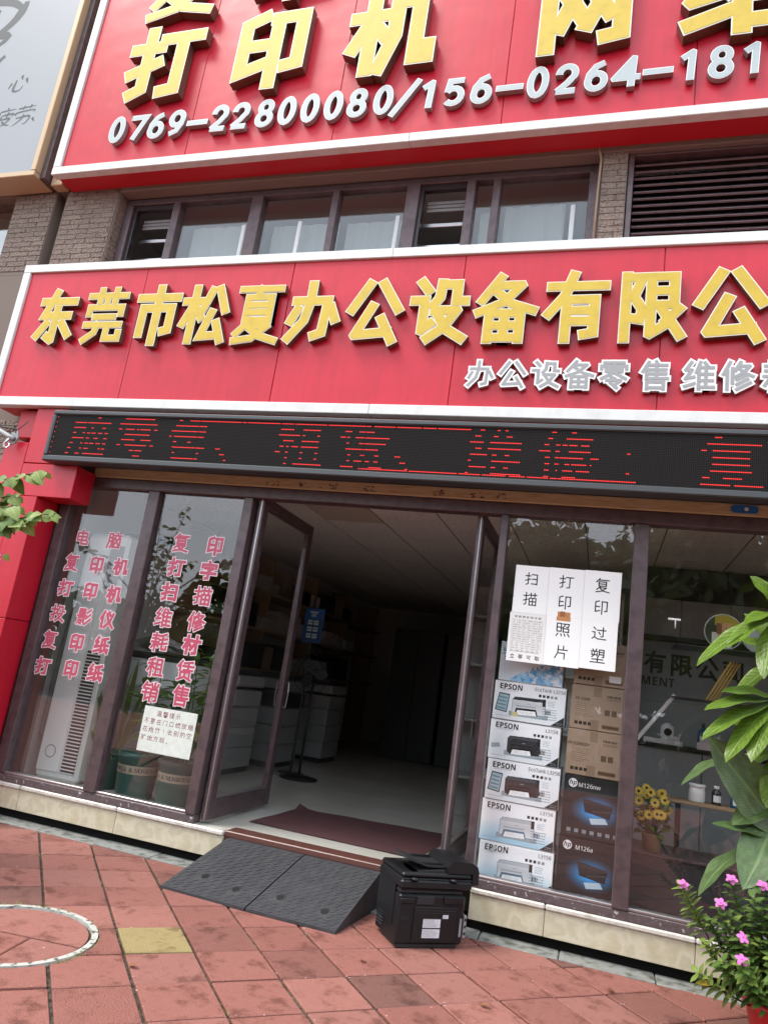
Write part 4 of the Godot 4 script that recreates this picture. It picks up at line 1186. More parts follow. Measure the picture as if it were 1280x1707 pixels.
# ---------------------------------------------------------------- the neighbour's pale board with brush writing
func neighbour_board():
	var t = thing("neighbour_board", "pale grey board with black brush characters in a tan metal frame", "sign", Vector3(-6.4, 5.38, 0.1))
	part("panel", boxed(Vector3(-8.2, 5.44, 0.02), Vector3(-5.325, 9.0, 0.25), 0.003), M.board_grey, t)
	part("frame_rail", boxed(Vector3(-8.2, 5.385, 0.02), Vector3(-5.27, 5.438, 0.268), 0.005), M.tan_metal, t)
	part("frame_rail", boxed(Vector3(-5.323, 5.44, 0.02), Vector3(-5.27, 9.0, 0.268), 0.005), M.tan_metal, t)
	part("side_rail", boxed(Vector3(-5.268, 5.40, 0.016), Vector3(-5.215, 9.0, 0.20), 0.005), M.frame_metal, t)
	part("side_rail", boxed(Vector3(-5.205, 5.38, 0.018), Vector3(-5.075, 9.0, 0.12), 0.005), M.tan_metal, t)
	# brush writing, seen at the board's right edge
	var slope = Basis(Vector3(1, 0.10, 0), Vector3(0.22, 1, 0), Vector3(0, 0, 1))
	for e in [["心", -5.80, 6.50, 0.26, 13.0], ["疲", -5.86, 6.09, 0.25, 9.5], ["劳", -5.62, 6.10, 0.25, 10.0], ["、", -5.43, 6.10, 0.22, 13.0]]:
		var st = S()
		var i := 0
		for s in strokes(e[0]):
			var pts = []
			for q in s: pts.append(Vector2(q.x - 50.0, 50.0 - q.y) * e[3] / 100.0)
			brush(st, pts, e[4] * e[3] / 100.0, Transform3D(slope, Vector3(e[1], e[2], 0.2508)), i * 0.0001, 0.18)
			i += 1
		part("brush_character", st, M.brush_ink, t)
	var st = S()
	var big = [[Vector2(-0.75, 0.42), Vector2(-0.4, 0.62), Vector2(-0.05, 0.55), Vector2(0.16, 0.40)], [Vector2(0.14, 0.52), Vector2(0.10, 0.30), Vector2(-0.10, 0.12), Vector2(-0.45, 0.05)], [Vector2(-0.6, 0.10), Vector2(-0.2, 0.16), Vector2(0.12, 0.10), Vector2(0.02, -0.02)], [Vector2(-0.2, 0.5), Vector2(-0.3, 0.1), Vector2(-0.42, -0.3)], [Vector2(-0.7, -0.25), Vector2(-0.35, -0.42), Vector2(0.0, -0.36), Vector2(0.22, -0.16)]]
	for k in big.size(): brush(st, big[k], 0.13, Transform3D(slope, Vector3(-6.28, 7.0, 0.2508)), k * 0.0001, 0.35)
	part("brush_character", st, M.brush_ink, t)

# ---------------------------------------------------------------- things in the windows
func printed_front(parent, called, img, lo, hi, z, m_rough = 0.4):
	var st = S()
	quad(st, Vector3(lo.x, hi.y, z), Vector3(hi.x, hi.y, z), Vector3(hi.x, lo.y, z), Vector3(lo.x, lo.y, z))
	return part(called, st, pic_mat(called + str(M.size()), img, m_rough), parent)

func ink_box_art(kind):
	var w := 360
	var h := 190
	var blue = kind >= 3
	var im = canvas(w, h, Color(0.90, 0.92, 0.92))
	for y in h:
		for x in w:
			var c = Color(0.965, 0.975, 0.98)
			if blue: c = c.lerp(Color(0.55, 0.78, 0.88), clampf((y - 60.0) / 130.0 - absf(x - 150.0) / 500.0, 0.0, 0.75))
			else: c = c.lerp(Color(0.86, 0.90, 0.91), clampf((y - 40.0) / 160.0, 0.0, 0.6))
			im.set_pixel(x, y, c)
	# the machine
	var dark = kind in [1, 2]
	var body = Color(0.10, 0.10, 0.11) if dark else Color(0.90, 0.92, 0.93)
	var edge = Color(0.03, 0.03, 0.03) if dark else Color(0.50, 0.58, 0.62)
	iblob(im, 180, 156, 100, 12, Color(0.60, 0.66, 0.68), 0.9)
	ipoly(im, [Vector2(94, 84), Vector2(106, 70), Vector2(246, 66), Vector2(264, 82), Vector2(266, 140), Vector2(256, 152), Vector2(100, 154), Vector2(94, 140)], edge)
	for k in 14:
		var f = k / 13.0
		ipoly(im, [Vector2(97, 86 + f * 60), Vector2(262, 84 + f * 60), Vector2(262, 89 + f * 60), Vector2(97, 91 + f * 60)], body.lerp(body * (1.9 if dark else 0.86), 1.0 - absf(f - 0.3)))
	ipoly(im, [Vector2(98, 85), Vector2(108, 72), Vector2(244, 69), Vector2(260, 83)], body.lerp(Color(0.5, 0.52, 0.54), 0.45) if not kind == 0 else Color(0.12, 0.12, 0.13))
	ipoly(im, [Vector2(114, 112), Vector2(216, 109), Vector2(218, 116), Vector2(114, 119)], edge.lerp(body, 0.3))
	ipoly(im, [Vector2(116, 126), Vector2(218, 123), Vector2(228, 154), Vector2(108, 160)], Color(0.06, 0.06, 0.07) if not blue else Color(0.35, 0.48, 0.56))
	ipoly(im, [Vector2(124, 136), Vector2(214, 133), Vector2(222, 155), Vector2(116, 160)], Color(0.97, 0.98, 0.98))
	for k in 3: iscrawl(im, 134, 140 + k * 5, 70, 2, Color(0.62, 0.66, 0.68))
	irect(im, 170, 98, 18, 3, Color(0.6, 0.62, 0.64))
	for k in 4: irect(im, 266 + k * 7, 118, 5, 22, [Color(0.15, 0.15, 0.16), Color(0.2, 0.45, 0.6), Color(0.6, 0.25, 0.4), Color(0.7, 0.65, 0.3)][k].lerp(Color(0.4, 0.45, 0.48), 0.5))
	# phone at the left
	if kind in [0, 2]:
		ipoly(im, [Vector2(24, 58), Vector2(80, 62), Vector2(70, 156), Vector2(8, 148)], Color(0.22, 0.26, 0.28))
		ipoly(im, [Vector2(28, 64), Vector2(75, 68), Vector2(66, 150), Vector2(14, 143)], Color(0.66, 0.78, 0.80))
		for k in 4: ipoly(im, [Vector2(28 - k * 3, 76 + k * 18), Vector2(68 - k * 2, 80 + k * 18), Vector2(67 - k * 2, 88 + k * 18), Vector2(27 - k * 3, 84 + k * 18)], Color(0.42, 0.58, 0.62))
	if kind == 0: iblob(im, 112, 158, 16, 12, Color(0.82, 0.80, 0.55))
	if kind == 1: ipoly(im, [Vector2(10, 120), Vector2(52, 112), Vector2(60, 132), Vector2(14, 142)], Color(0.62, 0.68, 0.70))
	# icons and panel of small print
	for k in 5: iblob(im, 232 + k * 20, 50, 7, 7, Color(0.15, 0.16, 0.17) if k < 3 else Color(0.55, 0.58, 0.6), 0.2)
	irect(im, 248, 66, 16, 36, Color(0.10, 0.10, 0.11))
	irect(im, 270, 64, 48, 42, Color(0.95, 0.96, 0.96))
	for k in 4: iscrawl(im, 276, 72 + k * 8, 34, 3, Color(0.35, 0.55, 0.68))
	for k in 5: iscrawl(im, 250, 112 + k * 12, 70, 4, Color(0.30, 0.38, 0.42))
	for k in 3: iscrawl(im, 34, 36 + k * 4, 86, 2, Color(0.5, 0.53, 0.55))
	ipoly(im, [Vector2(360, 140), Vector2(360, 190), Vector2(296, 190)], Color(0.12, 0.14, 0.16))
	for k in 2: iscrawl(im, 322, 172 + k * 8, 30, 3, Color(0.7, 0.74, 0.76))
	iscrawl(im, 14, 172, 80, 3, Color(0.55, 0.58, 0.6))
	return im

func blue_box_art():
	var im = canvas(320, 190, Color(0.86, 0.90, 0.93))
	irect(im, 10, 30, 74, 16, Color(0.16, 0.50, 0.72))
	irect(im, 10, 52, 74, 12, Color(0.38, 0.66, 0.80))
	irect(im, 20, 70, 64, 10, Color(0.20, 0.55, 0.75))
	iscrawl(im, 14, 34, 60, 7, Color(0.85, 0.93, 0.97))
	iscrawl(im, 14, 55, 60, 6, Color(0.92, 0.96, 0.98))
	iscrawl(im, 14, 86, 80, 4, Color(0.4, 0.5, 0.55))
	for k in 90:
		var cx = rng.randf_range(60, 318)
		var cy = rng.randf_range(190 - (cx - 50) * 0.55, 188)
		var r = rng.randf_range(8, 26)
		var a = rng.randf() * TAU
		ipoly(im, [Vector2(cx + r * cos(a), cy + r * sin(a)), Vector2(cx + r * cos(a + 2.0), cy + r * sin(a + 2.0)), Vector2(cx + r * cos(a + 4.1), cy + r * sin(a + 4.1))], Color(0.25, 0.55, 0.80).lerp(Color(0.80, 0.92, 0.97), rng.randf()), 0.7)
	return im

func laser_box_art(k):
	var w := 256
	var h := 280
	var im = canvas(w, h, Color(0.045, 0.047, 0.052))
	for y in h:
		for x in w:
			var d = Vector2((x - 138.0) / 92.0, (y - 150.0) / 66.0).length()
			im.set_pixel(x, y, im.get_pixel(x, y).lerp(Color(0.16, 0.68, 1.0), pow(clampf(1.2 - d, 0.0, 1.0), 0.9)))
	ipoly(im, [Vector2(82, 112), Vector2(206, 122), Vector2(196, 178), Vector2(92, 160)], Color(0.07, 0.075, 0.085))
	ipoly(im, [Vector2(76, 98), Vector2(120, 104), Vector2(204, 118), Vector2(206, 130), Vector2(84, 118)], Color(0.13, 0.14, 0.15))
	ipoly(im, [Vector2(120, 150), Vector2(214, 138), Vector2(216, 144), Vector2(124, 158)], Color(0.20, 0.21, 0.22))
	ipoly(im, [Vector2(112, 186), Vector2(176, 176), Vector2(190, 200), Vector2(122, 212)], Color(0.72, 0.80, 0.84))
	for i in 7:
		iblob(im, 30 + i * 32, 250, 9, 9, Color(0.5, 0.53, 0.55), 0.25)
		iscrawl(im, 20 + i * 32, 264, 20, 3, Color(0.40, 0.42, 0.44))
	iscrawl(im, 66, 26, 60, 3, Color(0.3, 0.32, 0.34))
	return im

func carton_art(n):
	var im = canvas(300, 260, Color(0.62, 0.54, 0.455))
	for y in 260:
		for x in 300: im.set_pixel(x, y, im.get_pixel(x, y) * (0.97 + 0.03 * sin(y * 1.7) * sin(x * 0.05 + y * 0.02)))
	irect(im, 128, 0, 46, 60, Color(0.52, 0.44, 0.36))
	irect(im, 116, 200, 52, 60, Color(0.52, 0.44, 0.36))
	var ink = Color(0.17, 0.12, 0.09)
	for k in 9: iscrawl(im, 206 + k * 9, 44 if n else 40, 8, 14, ink)
	for k in 3: iscrawl(im, 206, 62 + k * 5, 80, 3, ink.lerp(Color(0.5, 0.4, 0.3), 0.4))
	for k in 7: iscrawl(im, 24, 108 + k * 12, rng.randi_range(60, 120), 3, ink.lerp(Color(0.5, 0.4, 0.3), 0.5))
	for k in 4: iblob(im, 34 + k * 26, 226, 10, 10, ink, 0.3)
	irect(im, 186, 222, 100, 24, Color(0.42, 0.32, 0.24))
	iscrawl(im, 190, 228, 92, 12, ink)
	return im

func window_display():
	var zf := -0.118
	var names = ["L3256", "L3158", "L3258", "L3156", "L3156"]
	var ys = [1.212, 0.968, 0.725, 0.482, 0.239]
	var tips = ["white printer box picturing a phone and white printer, topmost lettered box", "white printer box picturing a black printer without a phone", "white printer box picturing a phone beside a black printer", "pale blue white printer box, second from the bottom of the stack", "pale blue white printer box with tape across its lettering, bottom of stack"]
	for i in 5:
		var dx = [0.0, -0.004, 0.003, -0.006, 0.004][i]
		var lo = Vector3(-0.655 + dx, ys[i], zf - 0.28)
		var hi = Vector3(-0.205 + dx - (0.012 if i == 1 else 0.0), ys[i] + 0.240, zf + [0.0, -0.006, -0.002, -0.008, -0.004][i])
		var t = thing("printer_box", tips[i], "box", Vector3((lo.x + hi.x) / 2, lo.y, lo.z), "white printer boxes stacked in the window")
		part("carton", boxed(lo, hi, 0.003), M.box_white, t)
		printed_front(t, "front_print", ink_box_art([0, 1, 2, 3, 4][i]), lo + Vector3(0.003, 0.003, 0), hi - Vector3(0.003, 0.003, 0), hi.z + 0.0006)
		latin(t, "lettering", "EPSON", Vector3(lo.x + 0.105, hi.y - 0.034, hi.z + 0.0016), 0.046, M.print_black)
		latin(t, "lettering", ("EcoTank " if i in [0, 2] else "") + names[i], Vector3(hi.x - (0.100 if i in [0, 2] else 0.055), hi.y - 0.028, hi.z + 0.0016), 0.029, M.print_black, false)
		if i == 4:
			part("tape", boxed(Vector3(-0.010, -0.024, 0), Vector3(0.010, 0.024, 0.0004), 0.0, Transform3D(Basis(Vector3.BACK, -0.6), Vector3(lo.x + 0.085, hi.y - 0.04, hi.z + 0.0026))), M.white_metal, t)
	var b = thing("ink_box", "pale blue carton with crystal pattern on top of the white boxes", "box", Vector3(-0.44, 1.455, -0.3))
	part("carton", boxed(Vector3(-0.64, 1.455, zf - 0.28), Vector3(-0.235, 1.705, zf - 0.004), 0.003), M.box_white, b)
	printed_front(b, "front_print", blue_box_art(), Vector3(-0.637, 1.458, 0), Vector3(-0.238, 1.702, 0), zf - 0.0034)
	# brown cartons and black boxes, second stack
	var codes = ["FP-530KIII+", "FP-544K", ""]
	var tip2 = ["lowest of three brown cartons, standing on the black boxes", "middle one of the three stacked brown cartons", "topmost brown carton, half hidden by the paper notices"]
	for i in 3:
		var lo = Vector3(-0.178 + 0.004 * i, 0.952 + 0.272 * i, zf - 0.26)
		var hi = Vector3(0.205 + 0.004 * i, 0.952 + 0.272 * (i + 1) - 0.003, zf - 0.003 * i)
		var t = thing("brown_carton", tip2[i], "carton", Vector3((lo.x + hi.x) / 2, lo.y, lo.z), "brown cartons stacked in the window")
		part("carton", boxed(lo, hi, 0.004), M.carton, t)
		printed_front(t, "front_print", carton_art(i), lo + Vector3(0.004, 0.004, 0), Vector3(hi.x - 0.075, hi.y - 0.004, 0), hi.z + 0.0006)
		if codes[i]: latin(t, "lettering", codes[i], Vector3(lo.x + 0.07, hi.y - 0.085, hi.z + 0.0016), 0.024, M.print_brown)
		if i < 2:
			for q in [[0.205, 0.17], [0.245, 0.17]]:
				part("printed_square", boxed(Vector3(lo.x + q[0], hi.y - q[1], hi.z + 0.0012), Vector3(lo.x + q[0] + 0.03, hi.y - q[1] + 0.034, hi.z + 0.0016)), M.print_brown, t)
		else:
			part("barcode_label", boxed(Vector3(0.045, lo.y + 0.03, hi.z + 0.0012), Vector3(0.115, lo.y + 0.07, hi.z + 0.0018)), M.paper, t)
	for i in 2:
		var lo = Vector3(-0.176 - 0.006 * i, [0.598, 0.24][i], zf - 0.28)
		var hi = Vector3(0.218, [0.949, 0.594][i], zf - 0.002 * i)
		var t = thing("laser_box", ["black printer box with blue glow picture, upper of the two", "black printer box with blue glow picture, lower of the two"][i], "box", Vector3((lo.x + hi.x) / 2, lo.y, lo.z), "black printer boxes stacked in the window")
		part("carton", boxed(lo, hi, 0.004), M.box_black, t)
		printed_front(t, "front_print", laser_box_art(i), lo + Vector3(0.002, 0.002, 0), Vector3(lo.x + 0.36, hi.y - 0.002, 0), hi.z + 0.0006, 0.65)
		var st = S()
		prism(st, ring_poly(Vector2.ZERO, 0.026, 26), Transform3D(Basis(), Vector3(lo.x + 0.052, hi.y - 0.045, hi.z + 0.001)), 0.0, 0.0004)
		var lg = part("logo", st, M.print_white, t)
		latin(lg, "lettering", "hp", Vector3(lo.x + 0.052, hi.y - 0.042, hi.z + 0.0022), 0.036, M.print_black, true, false, Basis(Vector3(1, 0, 0), Vector3(0.18, 1, 0), Vector3(0, 0, 1)))
		latin(t, "lettering", ["M126nw", "M126a"][i], Vector3(lo.x + 0.148, hi.y - 0.052, hi.z + 0.0016), 0.034, M.print_white, false)
	# paper sheets taped on the pane: 3 columns by 2 rows
	var sheets = [
		[-0.580, -0.366, 1.888, 2.197, "扫描", [1.0 - 0.28, 1.0 - 0.70], "white paper sheet reading scan, top left of the taped sheets"],
		[-0.365, -0.146, 1.888, 2.199, "打印", [0.72, 0.30], "white paper sheet reading print, top middle of the taped sheets"],
		[-0.145, 0.078, 1.888, 2.202, "复印", [0.71, 0.27], "white paper sheet reading copy, top right of the taped sheets"],
		[-0.362, -0.143, 1.580, 1.8875, "照片", [0.74, 0.29], "white paper sheet reading photos, bottom middle of the taped sheets"],
		[-0.142, 0.074, 1.588, 1.8875, "过塑", [0.74, 0.28], "white paper sheet reading lamination, bottom right of the taped sheets"]]
	var order := 0
	for e in sheets:
		var w := 220
		var h := 310
		var im = canvas(w, h, Color(0.93, 0.93, 0.92))
		for k in 2: iglyph(im, e[4][k], w * 0.5, h * (1.0 - e[5][k]), 92, 7.0, Color(0.07, 0.07, 0.075))
		if e[4] == "打印":
			iblob(im, 112, 298, 40, 20, Color(0.72, 0.48, 0.28), 0.5)
			irect(im, 88, 276, 30, 34, Color(0.58, 0.36, 0.2))
		if e[4] == "照片": iblob(im, 108, 8, 44, 18, Color(0.74, 0.52, 0.32), 0.5)
		paper_sheet(e, im, order)
		order += 1
	var im = canvas(300, 420, Color(0.88, 0.875, 0.86))
	for k in 7: iscrawl(im, 40 + k * 33, 26, 20, 18, Color(0.25, 0.25, 0.25))
	for r in 14:
		irect(im, 22, 58 + r * 20, 256, 1, Color(0.35, 0.35, 0.35))
		for c in 6: iscrawl(im, 30 + c * 42, 64 + r * 20, rng.randi_range(14, 34), 7, Color(0.38, 0.38, 0.38))
	for c in 7: irect(im, 22 + c * 42, 58, 1, 262, Color(0.35, 0.35, 0.35))
	iscrawl(im, 24, 332, 240, 6, Color(0.4, 0.4, 0.4))
	for k in 4: iglyph(im, "立等可取"[k], 48 + k * 68, 378, 40, 4.0, Color(0.12, 0.12, 0.12))
	paper_sheet([-0.588, -0.360, 1.578, 1.8865, "", [], "price table sheet, bottom left of the taped sheets"], im, order)
	# notice on the left window
	im = canvas(640, 470, Color(0.86, 0.88, 0.84))
	var crease := FastNoiseLite.new()
	crease.frequency = 0.012
	for y in 470:
		for x in 640:
			var k = 0.97 + 0.05 * crease.get_noise_2d(x, y)
			im.set_pixel(x, y, Color(0.86 * k, 0.885 * k, 0.85 * k))
	var ink = Color(0.42, 0.10, 0.14)
	var rows = [["温馨提示", 190, 64], ["不要在门口燃放烟", 52, 150], ["花炮竹！去别的空", 52, 238], ["旷地方玩。", 52, 326]]
	for r in rows:
		for k in r[0].length(): iglyph(im, r[0][k], r[1] + k * 76, r[2], 62, 4.6, ink)
	paper_sheet([-3.115, -2.682, 0.625, 0.935, "", [], "white notice with dark red handwriting-like print on the left window"], im, 0, "window notice")

	# left window: tall air conditioner
	var ac = thing("air_conditioner", "tall white floor standing air conditioner in the left window", "air conditioner", Vector3(-4.0, 0.24, -0.45))
	part("body", boxed(Vector3(-4.20, 0.236, -0.66), Vector3(-3.80, 2.22, -0.31), 0.03), M.machine_white, ac)
	part("front_panel", boxed(Vector3(-4.18, 0.30, -0.3095), Vector3(-3.965, 2.18, -0.296), 0.006), M.machine_white, ac)
	part("grille_well", boxed(Vector3(-3.955, 0.30, -0.3097), Vector3(-3.825, 1.25, -0.3085)), M.machine_dark, ac)
	for k in 36:
		part("grille_slat", boxed(Vector3(-3.955, 0.305 + k * 0.0262, -0.309), Vector3(-3.825, 0.313 + k * 0.0262, -0.298), 0.001), M.machine_white, ac)
	part("outlet", boxed(Vector3(-3.955, 1.75, -0.3097), Vector3(-3.825, 2.12, -0.304), 0.003), M.grey_plastic, ac)
	var rg = S()
	prism(rg, ring_poly(Vector2(-4.075, 0.45), 0.05, 30), Transform3D(), -0.2959, -0.2952)
	part("badge_ring", rg, M.grey_plastic, ac)
	rg = S()
	prism(rg, ring_poly(Vector2(-4.075, 0.45), 0.042, 30), Transform3D(), -0.2951, -0.2946)
	part("badge", rg, M.machine_white, ac)
	var st = S(true)
	tube(st, [Vector3(-4.32, 2.2, -0.5), Vector3(-4.33, 1.2, -0.46), Vector3(-4.32, 0.75, -0.44), Vector3(-4.30, 0.55, -0.42), Vector3(-4.22, 0.48, -0.48)], 0.022, 10)
	tag(part("drain_hose", st, M.grey_plastic), "grey corrugated hose running down the wall beside the air conditioner", "hose")
	st = S(true)
	tube(st, [Vector3(-4.345, 0.95, -0.22), Vector3(-4.34, 0.7, -0.2), Vector3(-4.32, 0.4, -0.22), Vector3(-4.30, 0.26, -0.25)], 0.006, 6)
	tag(part("power_cord", st, M.grey_plastic), "thin grey power cord hanging from the wall socket", "cord")
	var sk = thing("wall_socket", "small cream power socket on the wall left of the air conditioner", "socket", Vector3(-4.35, 0.93, -0.25))
	part("plate", boxed(Vector3(-4.3595, 0.93, -0.32), Vector3(-4.348, 1.03, -0.22), 0.003), M.white_acrylic, sk)
	part("plug", boxed(Vector3(-4.3475, 0.955, -0.29), Vector3(-4.325, 0.99, -0.25), 0.004), M.white_acrylic, sk)
	# dark framed picture above
	st = boxed(Vector3(-4.33, 2.235, -0.75), Vector3(-3.66, 2.30, -0.69), 0.005)
	tag(part("curtain_rail", st, M.black_satin), "black rail above the tall white air conditioner", "rail")
	# snake plant between the units
	var sp = thing("snake_plant", "striped snake plant with long upright leaves behind the left window", "plant", Vector3(-3.68, 0.24, -0.45))
	st = S(true)
	lathe(st, Vector3(-3.66, 0.236, -0.46), [Vector2(0.0, 0.0), Vector2(0.10, 0.0), Vector2(0.13, 0.22), Vector2(0.14, 0.23), Vector2(0.125, 0.235), Vector2(0.11, 0.2), Vector2(0.0, 0.2)])
	part("pot", st, M.pot_green, sp)
	for k in 15:
		st = S(true)
		var a = k * 2.4
		var tip = [Vector3(-4.05, 0.92, -0.32), Vector3(-3.98, 0.98, -0.30), Vector3(-3.52, 1.26, -0.4), Vector3(-3.60, 1.2, -0.42), Vector3(-3.72, 1.1, -0.36)][k] if k < 5 else Vector3(-3.66 + 0.28 * cos(a), rng.randf_range(0.85, 1.2), -0.46 + 0.12 * sin(a))
		var base = Vector3(-3.66 + 0.06 * cos(a), 0.44, -0.46 + 0.06 * sin(a))
		leaf(st, base, tip - base, Vector3(cos(a * 1.3), 0.1, sin(a * 1.3) + 0.8), (tip - base).length(), 0.045, 0.03, 6, 0.35, 2)
		part("leaf", st, M.leaf_snake if k % 3 else M.leaf_young, sp)
	# two dark green planters with a lettered band
	for k in 2:
		var at = Vector3([-3.245, -2.888][k], 0.236, [-0.27, -0.255][k])
		var t = thing("planter", ["dark green planter with lettered band, left of the pair behind the notice", "dark green planter with lettered band, right one beside the door post"][k], "planter", at, "dark green planters")
		st = S(true)
		lathe(st, at, [Vector2(0.0, 0.0), Vector2(0.128, 0.0), Vector2(0.132, 0.01), Vector2(0.153, 0.30), Vector2(0.163, 0.305), Vector2(0.165, 0.335), Vector2(0.155, 0.342), Vector2(0.148, 0.33), Vector2(0.145, 0.29), Vector2(0.0, 0.29)], 40)
		part("pot", st, M.pot_green, t)
		st = S(true)
		lathe(st, at, [Vector2(0.1478, 0.195), Vector2(0.1525, 0.255)], 40)
		part("band", st, M.pot_band, t)
		var word = "& MONROVIA & MONROVIA"
		for i in word.length():
			if word[i] == " ": continue
			var ang = -0.55 + (i - 6) * 0.155 + (0.0 if k == 0 else -0.5)
			var r = 0.1525
			var nb = Basis(Vector3.UP, ang)
			latin(t, "lettering", word[i], at + Vector3(sin(ang) * r, 0.225, cos(ang) * r), 0.038, M.print_black, false, true, nb)
		# plant in it
		for s in 5:
			var a = s * 1.35 + k
			var tip = at + Vector3(0.16 * cos(a), rng.randf_range(0.75, 1.25), 0.10 * sin(a) - 0.12)
			var sts = S(true)
			var root = at + Vector3(0.03 * cos(a), 0.29, 0.03 * sin(a))
			tube(sts, [root, root.lerp(tip, 0.5) + Vector3(0.03, 0.02, 0), tip], [0.006, 0.005, 0.003], 6)
			part("stem", sts, M.stem_green, t)
			var lv = S(true)
			for q in 16:
				var p0 = root.lerp(tip, 0.28 + q * 0.045)
				var d = Vector3(rng.randf_range(-1, 1), rng.randf_range(-0.1, 0.7), rng.randf_range(-0.8, 0.6))
				leaf(lv, p0, d, Vector3(0, 1, 0.2), rng.randf_range(0.10, 0.18), 0.055, 0.3, 5, 0.15)
			part("foliage", lv, M.leaf_shrub, t)
	# desk printer with a heap of paper
	var cp = thing("desk_printer", "grey office copier with a heap of paper behind the left window", "printer", Vector3(-3.75, 0.24, -1.1))
	part("cabinet", boxed(Vector3(-4.10, 0.236, -1.5), Vector3(-3.45, 1.0, -0.95), 0.01), M.machine_grey, cp)
	part("body", boxed(Vector3(-4.08, 1.002, -1.48), Vector3(-3.47, 1.24, -0.93), 0.02), M.machine_white, cp)
	part("lid", boxed(Vector3(-4.06, 1.243, -1.45), Vector3(-3.49, 1.30, -0.95), 0.02), M.machine_dark, cp)
	var paper = thing("paper_heap", "heap of loose paper lying on the copier behind the glass", "paper", Vector3(-3.75, 1.3, -1.0))
	for k in 7:
		st = S(true)
		var c = Vector3(-3.78 + rng.randf_range(-0.06, 0.06), 1.305 + k * 0.012, -1.1)
		var a = rng.randf_range(-0.5, 0.5)
		var u = Vector3(cos(a), 0, sin(a)) * 0.19
		var v = Vector3(-sin(a), 0, cos(a)) * 0.14
		for q in 6:
			var t0 = q / 6.0 * 2 - 1; var t1 = (q + 1) / 6.0 * 2 - 1
			var h0 = Vector3(0, 0.08 * (1.0 - t0 * t0) * (k / 7.0), 0); var h1 = Vector3(0, 0.08 * (1.0 - t1 * t1) * (k / 7.0), 0)
			quad(st, c + u * t0 - v + h0, c + u * t1 - v + h1, c + u * t1 + v + h1, c + u * t0 + v + h0)
		part("sheet", st, M.paper, paper)

	# right window: shelf with jars, flowers, counter behind
	var sh = thing("plank_shelf", "narrow wooden plank shelf carrying jars behind the right window", "shelf", Vector3(0.9, 0.86, -0.45))
	part("plank", boxed(Vector3(0.43, 0.868, -0.58), Vector3(1.75, 0.888, -0.36), 0.003), M.shelf_wood, sh)
	part("post", boxed(Vector3(0.50, 0.236, -0.57), Vector3(0.53, 0.867, -0.54), 0.003), M.frame_dark, sh)
	part("post", boxed(Vector3(1.66, 0.236, -0.57), Vector3(1.69, 0.867, -0.54), 0.003), M.frame_dark, sh)
	bottle(Vector3(0.61, 0.8885, -0.45), "glass_jar", "clear glass jar half full of white powder on the plank shelf", "jar", 0.048, 0.105, M.machine_white, M.machine_white, 0.044)
	bottle(Vector3(0.722, 0.8885, -0.45), "dark_bottle", "small dark bottle with white cap and label on the plank shelf", "bottle", 0.027, 0.11, M.bottle_dark, M.machine_white, 0.014)
	bottle(Vector3(0.838, 0.8885, -0.45), "ink_bottle", "squat blue grey bottle at the right of the plank shelf", "bottle", 0.038, 0.11, M.bottle_blue, M.grey_plastic, 0.022)
	# showcase that the basket stands on
	var cs = thing("showcase", "low dark showcase with a pale top edge behind the right window", "cabinet", Vector3(0.9, 0.24, -0.5))
	part("body", boxed(Vector3(0.24, 0.236, -0.75), Vector3(2.08, 0.545, -0.33), 0.004), M.machine_dark, cs)
	part("top", boxed(Vector3(0.23, 0.5455, -0.77), Vector3(2.09, 0.560, -0.31), 0.003), M.frame_metal, cs)
	var bk = thing("flower_basket", "wicker basket of small yellow sunflowers behind the right window", "flowers", Vector3(0.36, 0.56, -0.40))
	st = S(true)
	lathe(st, Vector3(0.36, 0.5605, -0.42), [Vector2(0.0, 0.0), Vector2(0.048, 0.0), Vector2(0.062, 0.09), Vector2(0.066, 0.1), Vector2(0.055, 0.1), Vector2(0.05, 0.07), Vector2(0.0, 0.07)], 20)
	part("basket", st, M.wicker, bk)
	for k in 20:
		var tip = Vector3(0.355 + rng.randf_range(-0.10, 0.09), rng.randf_range(0.76, 0.93), -0.40 + rng.randf_range(-0.06, 0.08))
		if k < 6: tip = [Vector3(0.335, 0.905, -0.33), Vector3(0.27, 0.845, -0.35), Vector3(0.36, 0.85, -0.32), Vector3(0.42, 0.87, -0.36), Vector3(0.33, 0.775, -0.33), Vector3(0.40, 0.785, -0.33)][k]
		st = S(true)
		tube(st, [Vector3(0.36, 0.63, -0.42), tip - Vector3(0, 0.02, 0.02)], 0.003, 5)
		part("stem", st, M.stem_green, bk)
		var d = Vector3(rng.randf_range(-0.4, 0.4), rng.randf_range(0.1, 0.7), 1).normalized()
		var u = d.cross(Vector3.UP).normalized(); var v = u.cross(d)
		st = S()
		for p in 11:
			var a = TAU * p / 11.0
			leaf(st, tip, u * cos(a) + v * sin(a) + d * 0.15, d, 0.034, 0.015, 0.1, 3, 0.1)
		var f = part("flower", st, M.petal_yellow, bk)
		st = S()
		prism(st, ring_poly(Vector2.ZERO, 0.0085, 9), Transform3D(Basis(u, v, -d), tip), -0.006, -0.001)
		part("flower_heart", st, M.flower_eye, f)
	st = S(true)
	for k in 80:
		var p = Vector3(0.36 + rng.randf_range(-0.10, 0.11), rng.randf_range(0.66, 0.87), -0.42 + rng.randf_range(-0.06, 0.06))
		leaf(st, p, Vector3(rng.randf_range(-1, 1), rng.randf_range(-0.4, 0.6), rng.randf_range(-0.3, 1)), Vector3(0, 1, 0.3), rng.randf_range(0.05, 0.08), 0.04, 0.2, 4, 0.15, 1)
	part("foliage", st, M.leaf_shrub, bk)
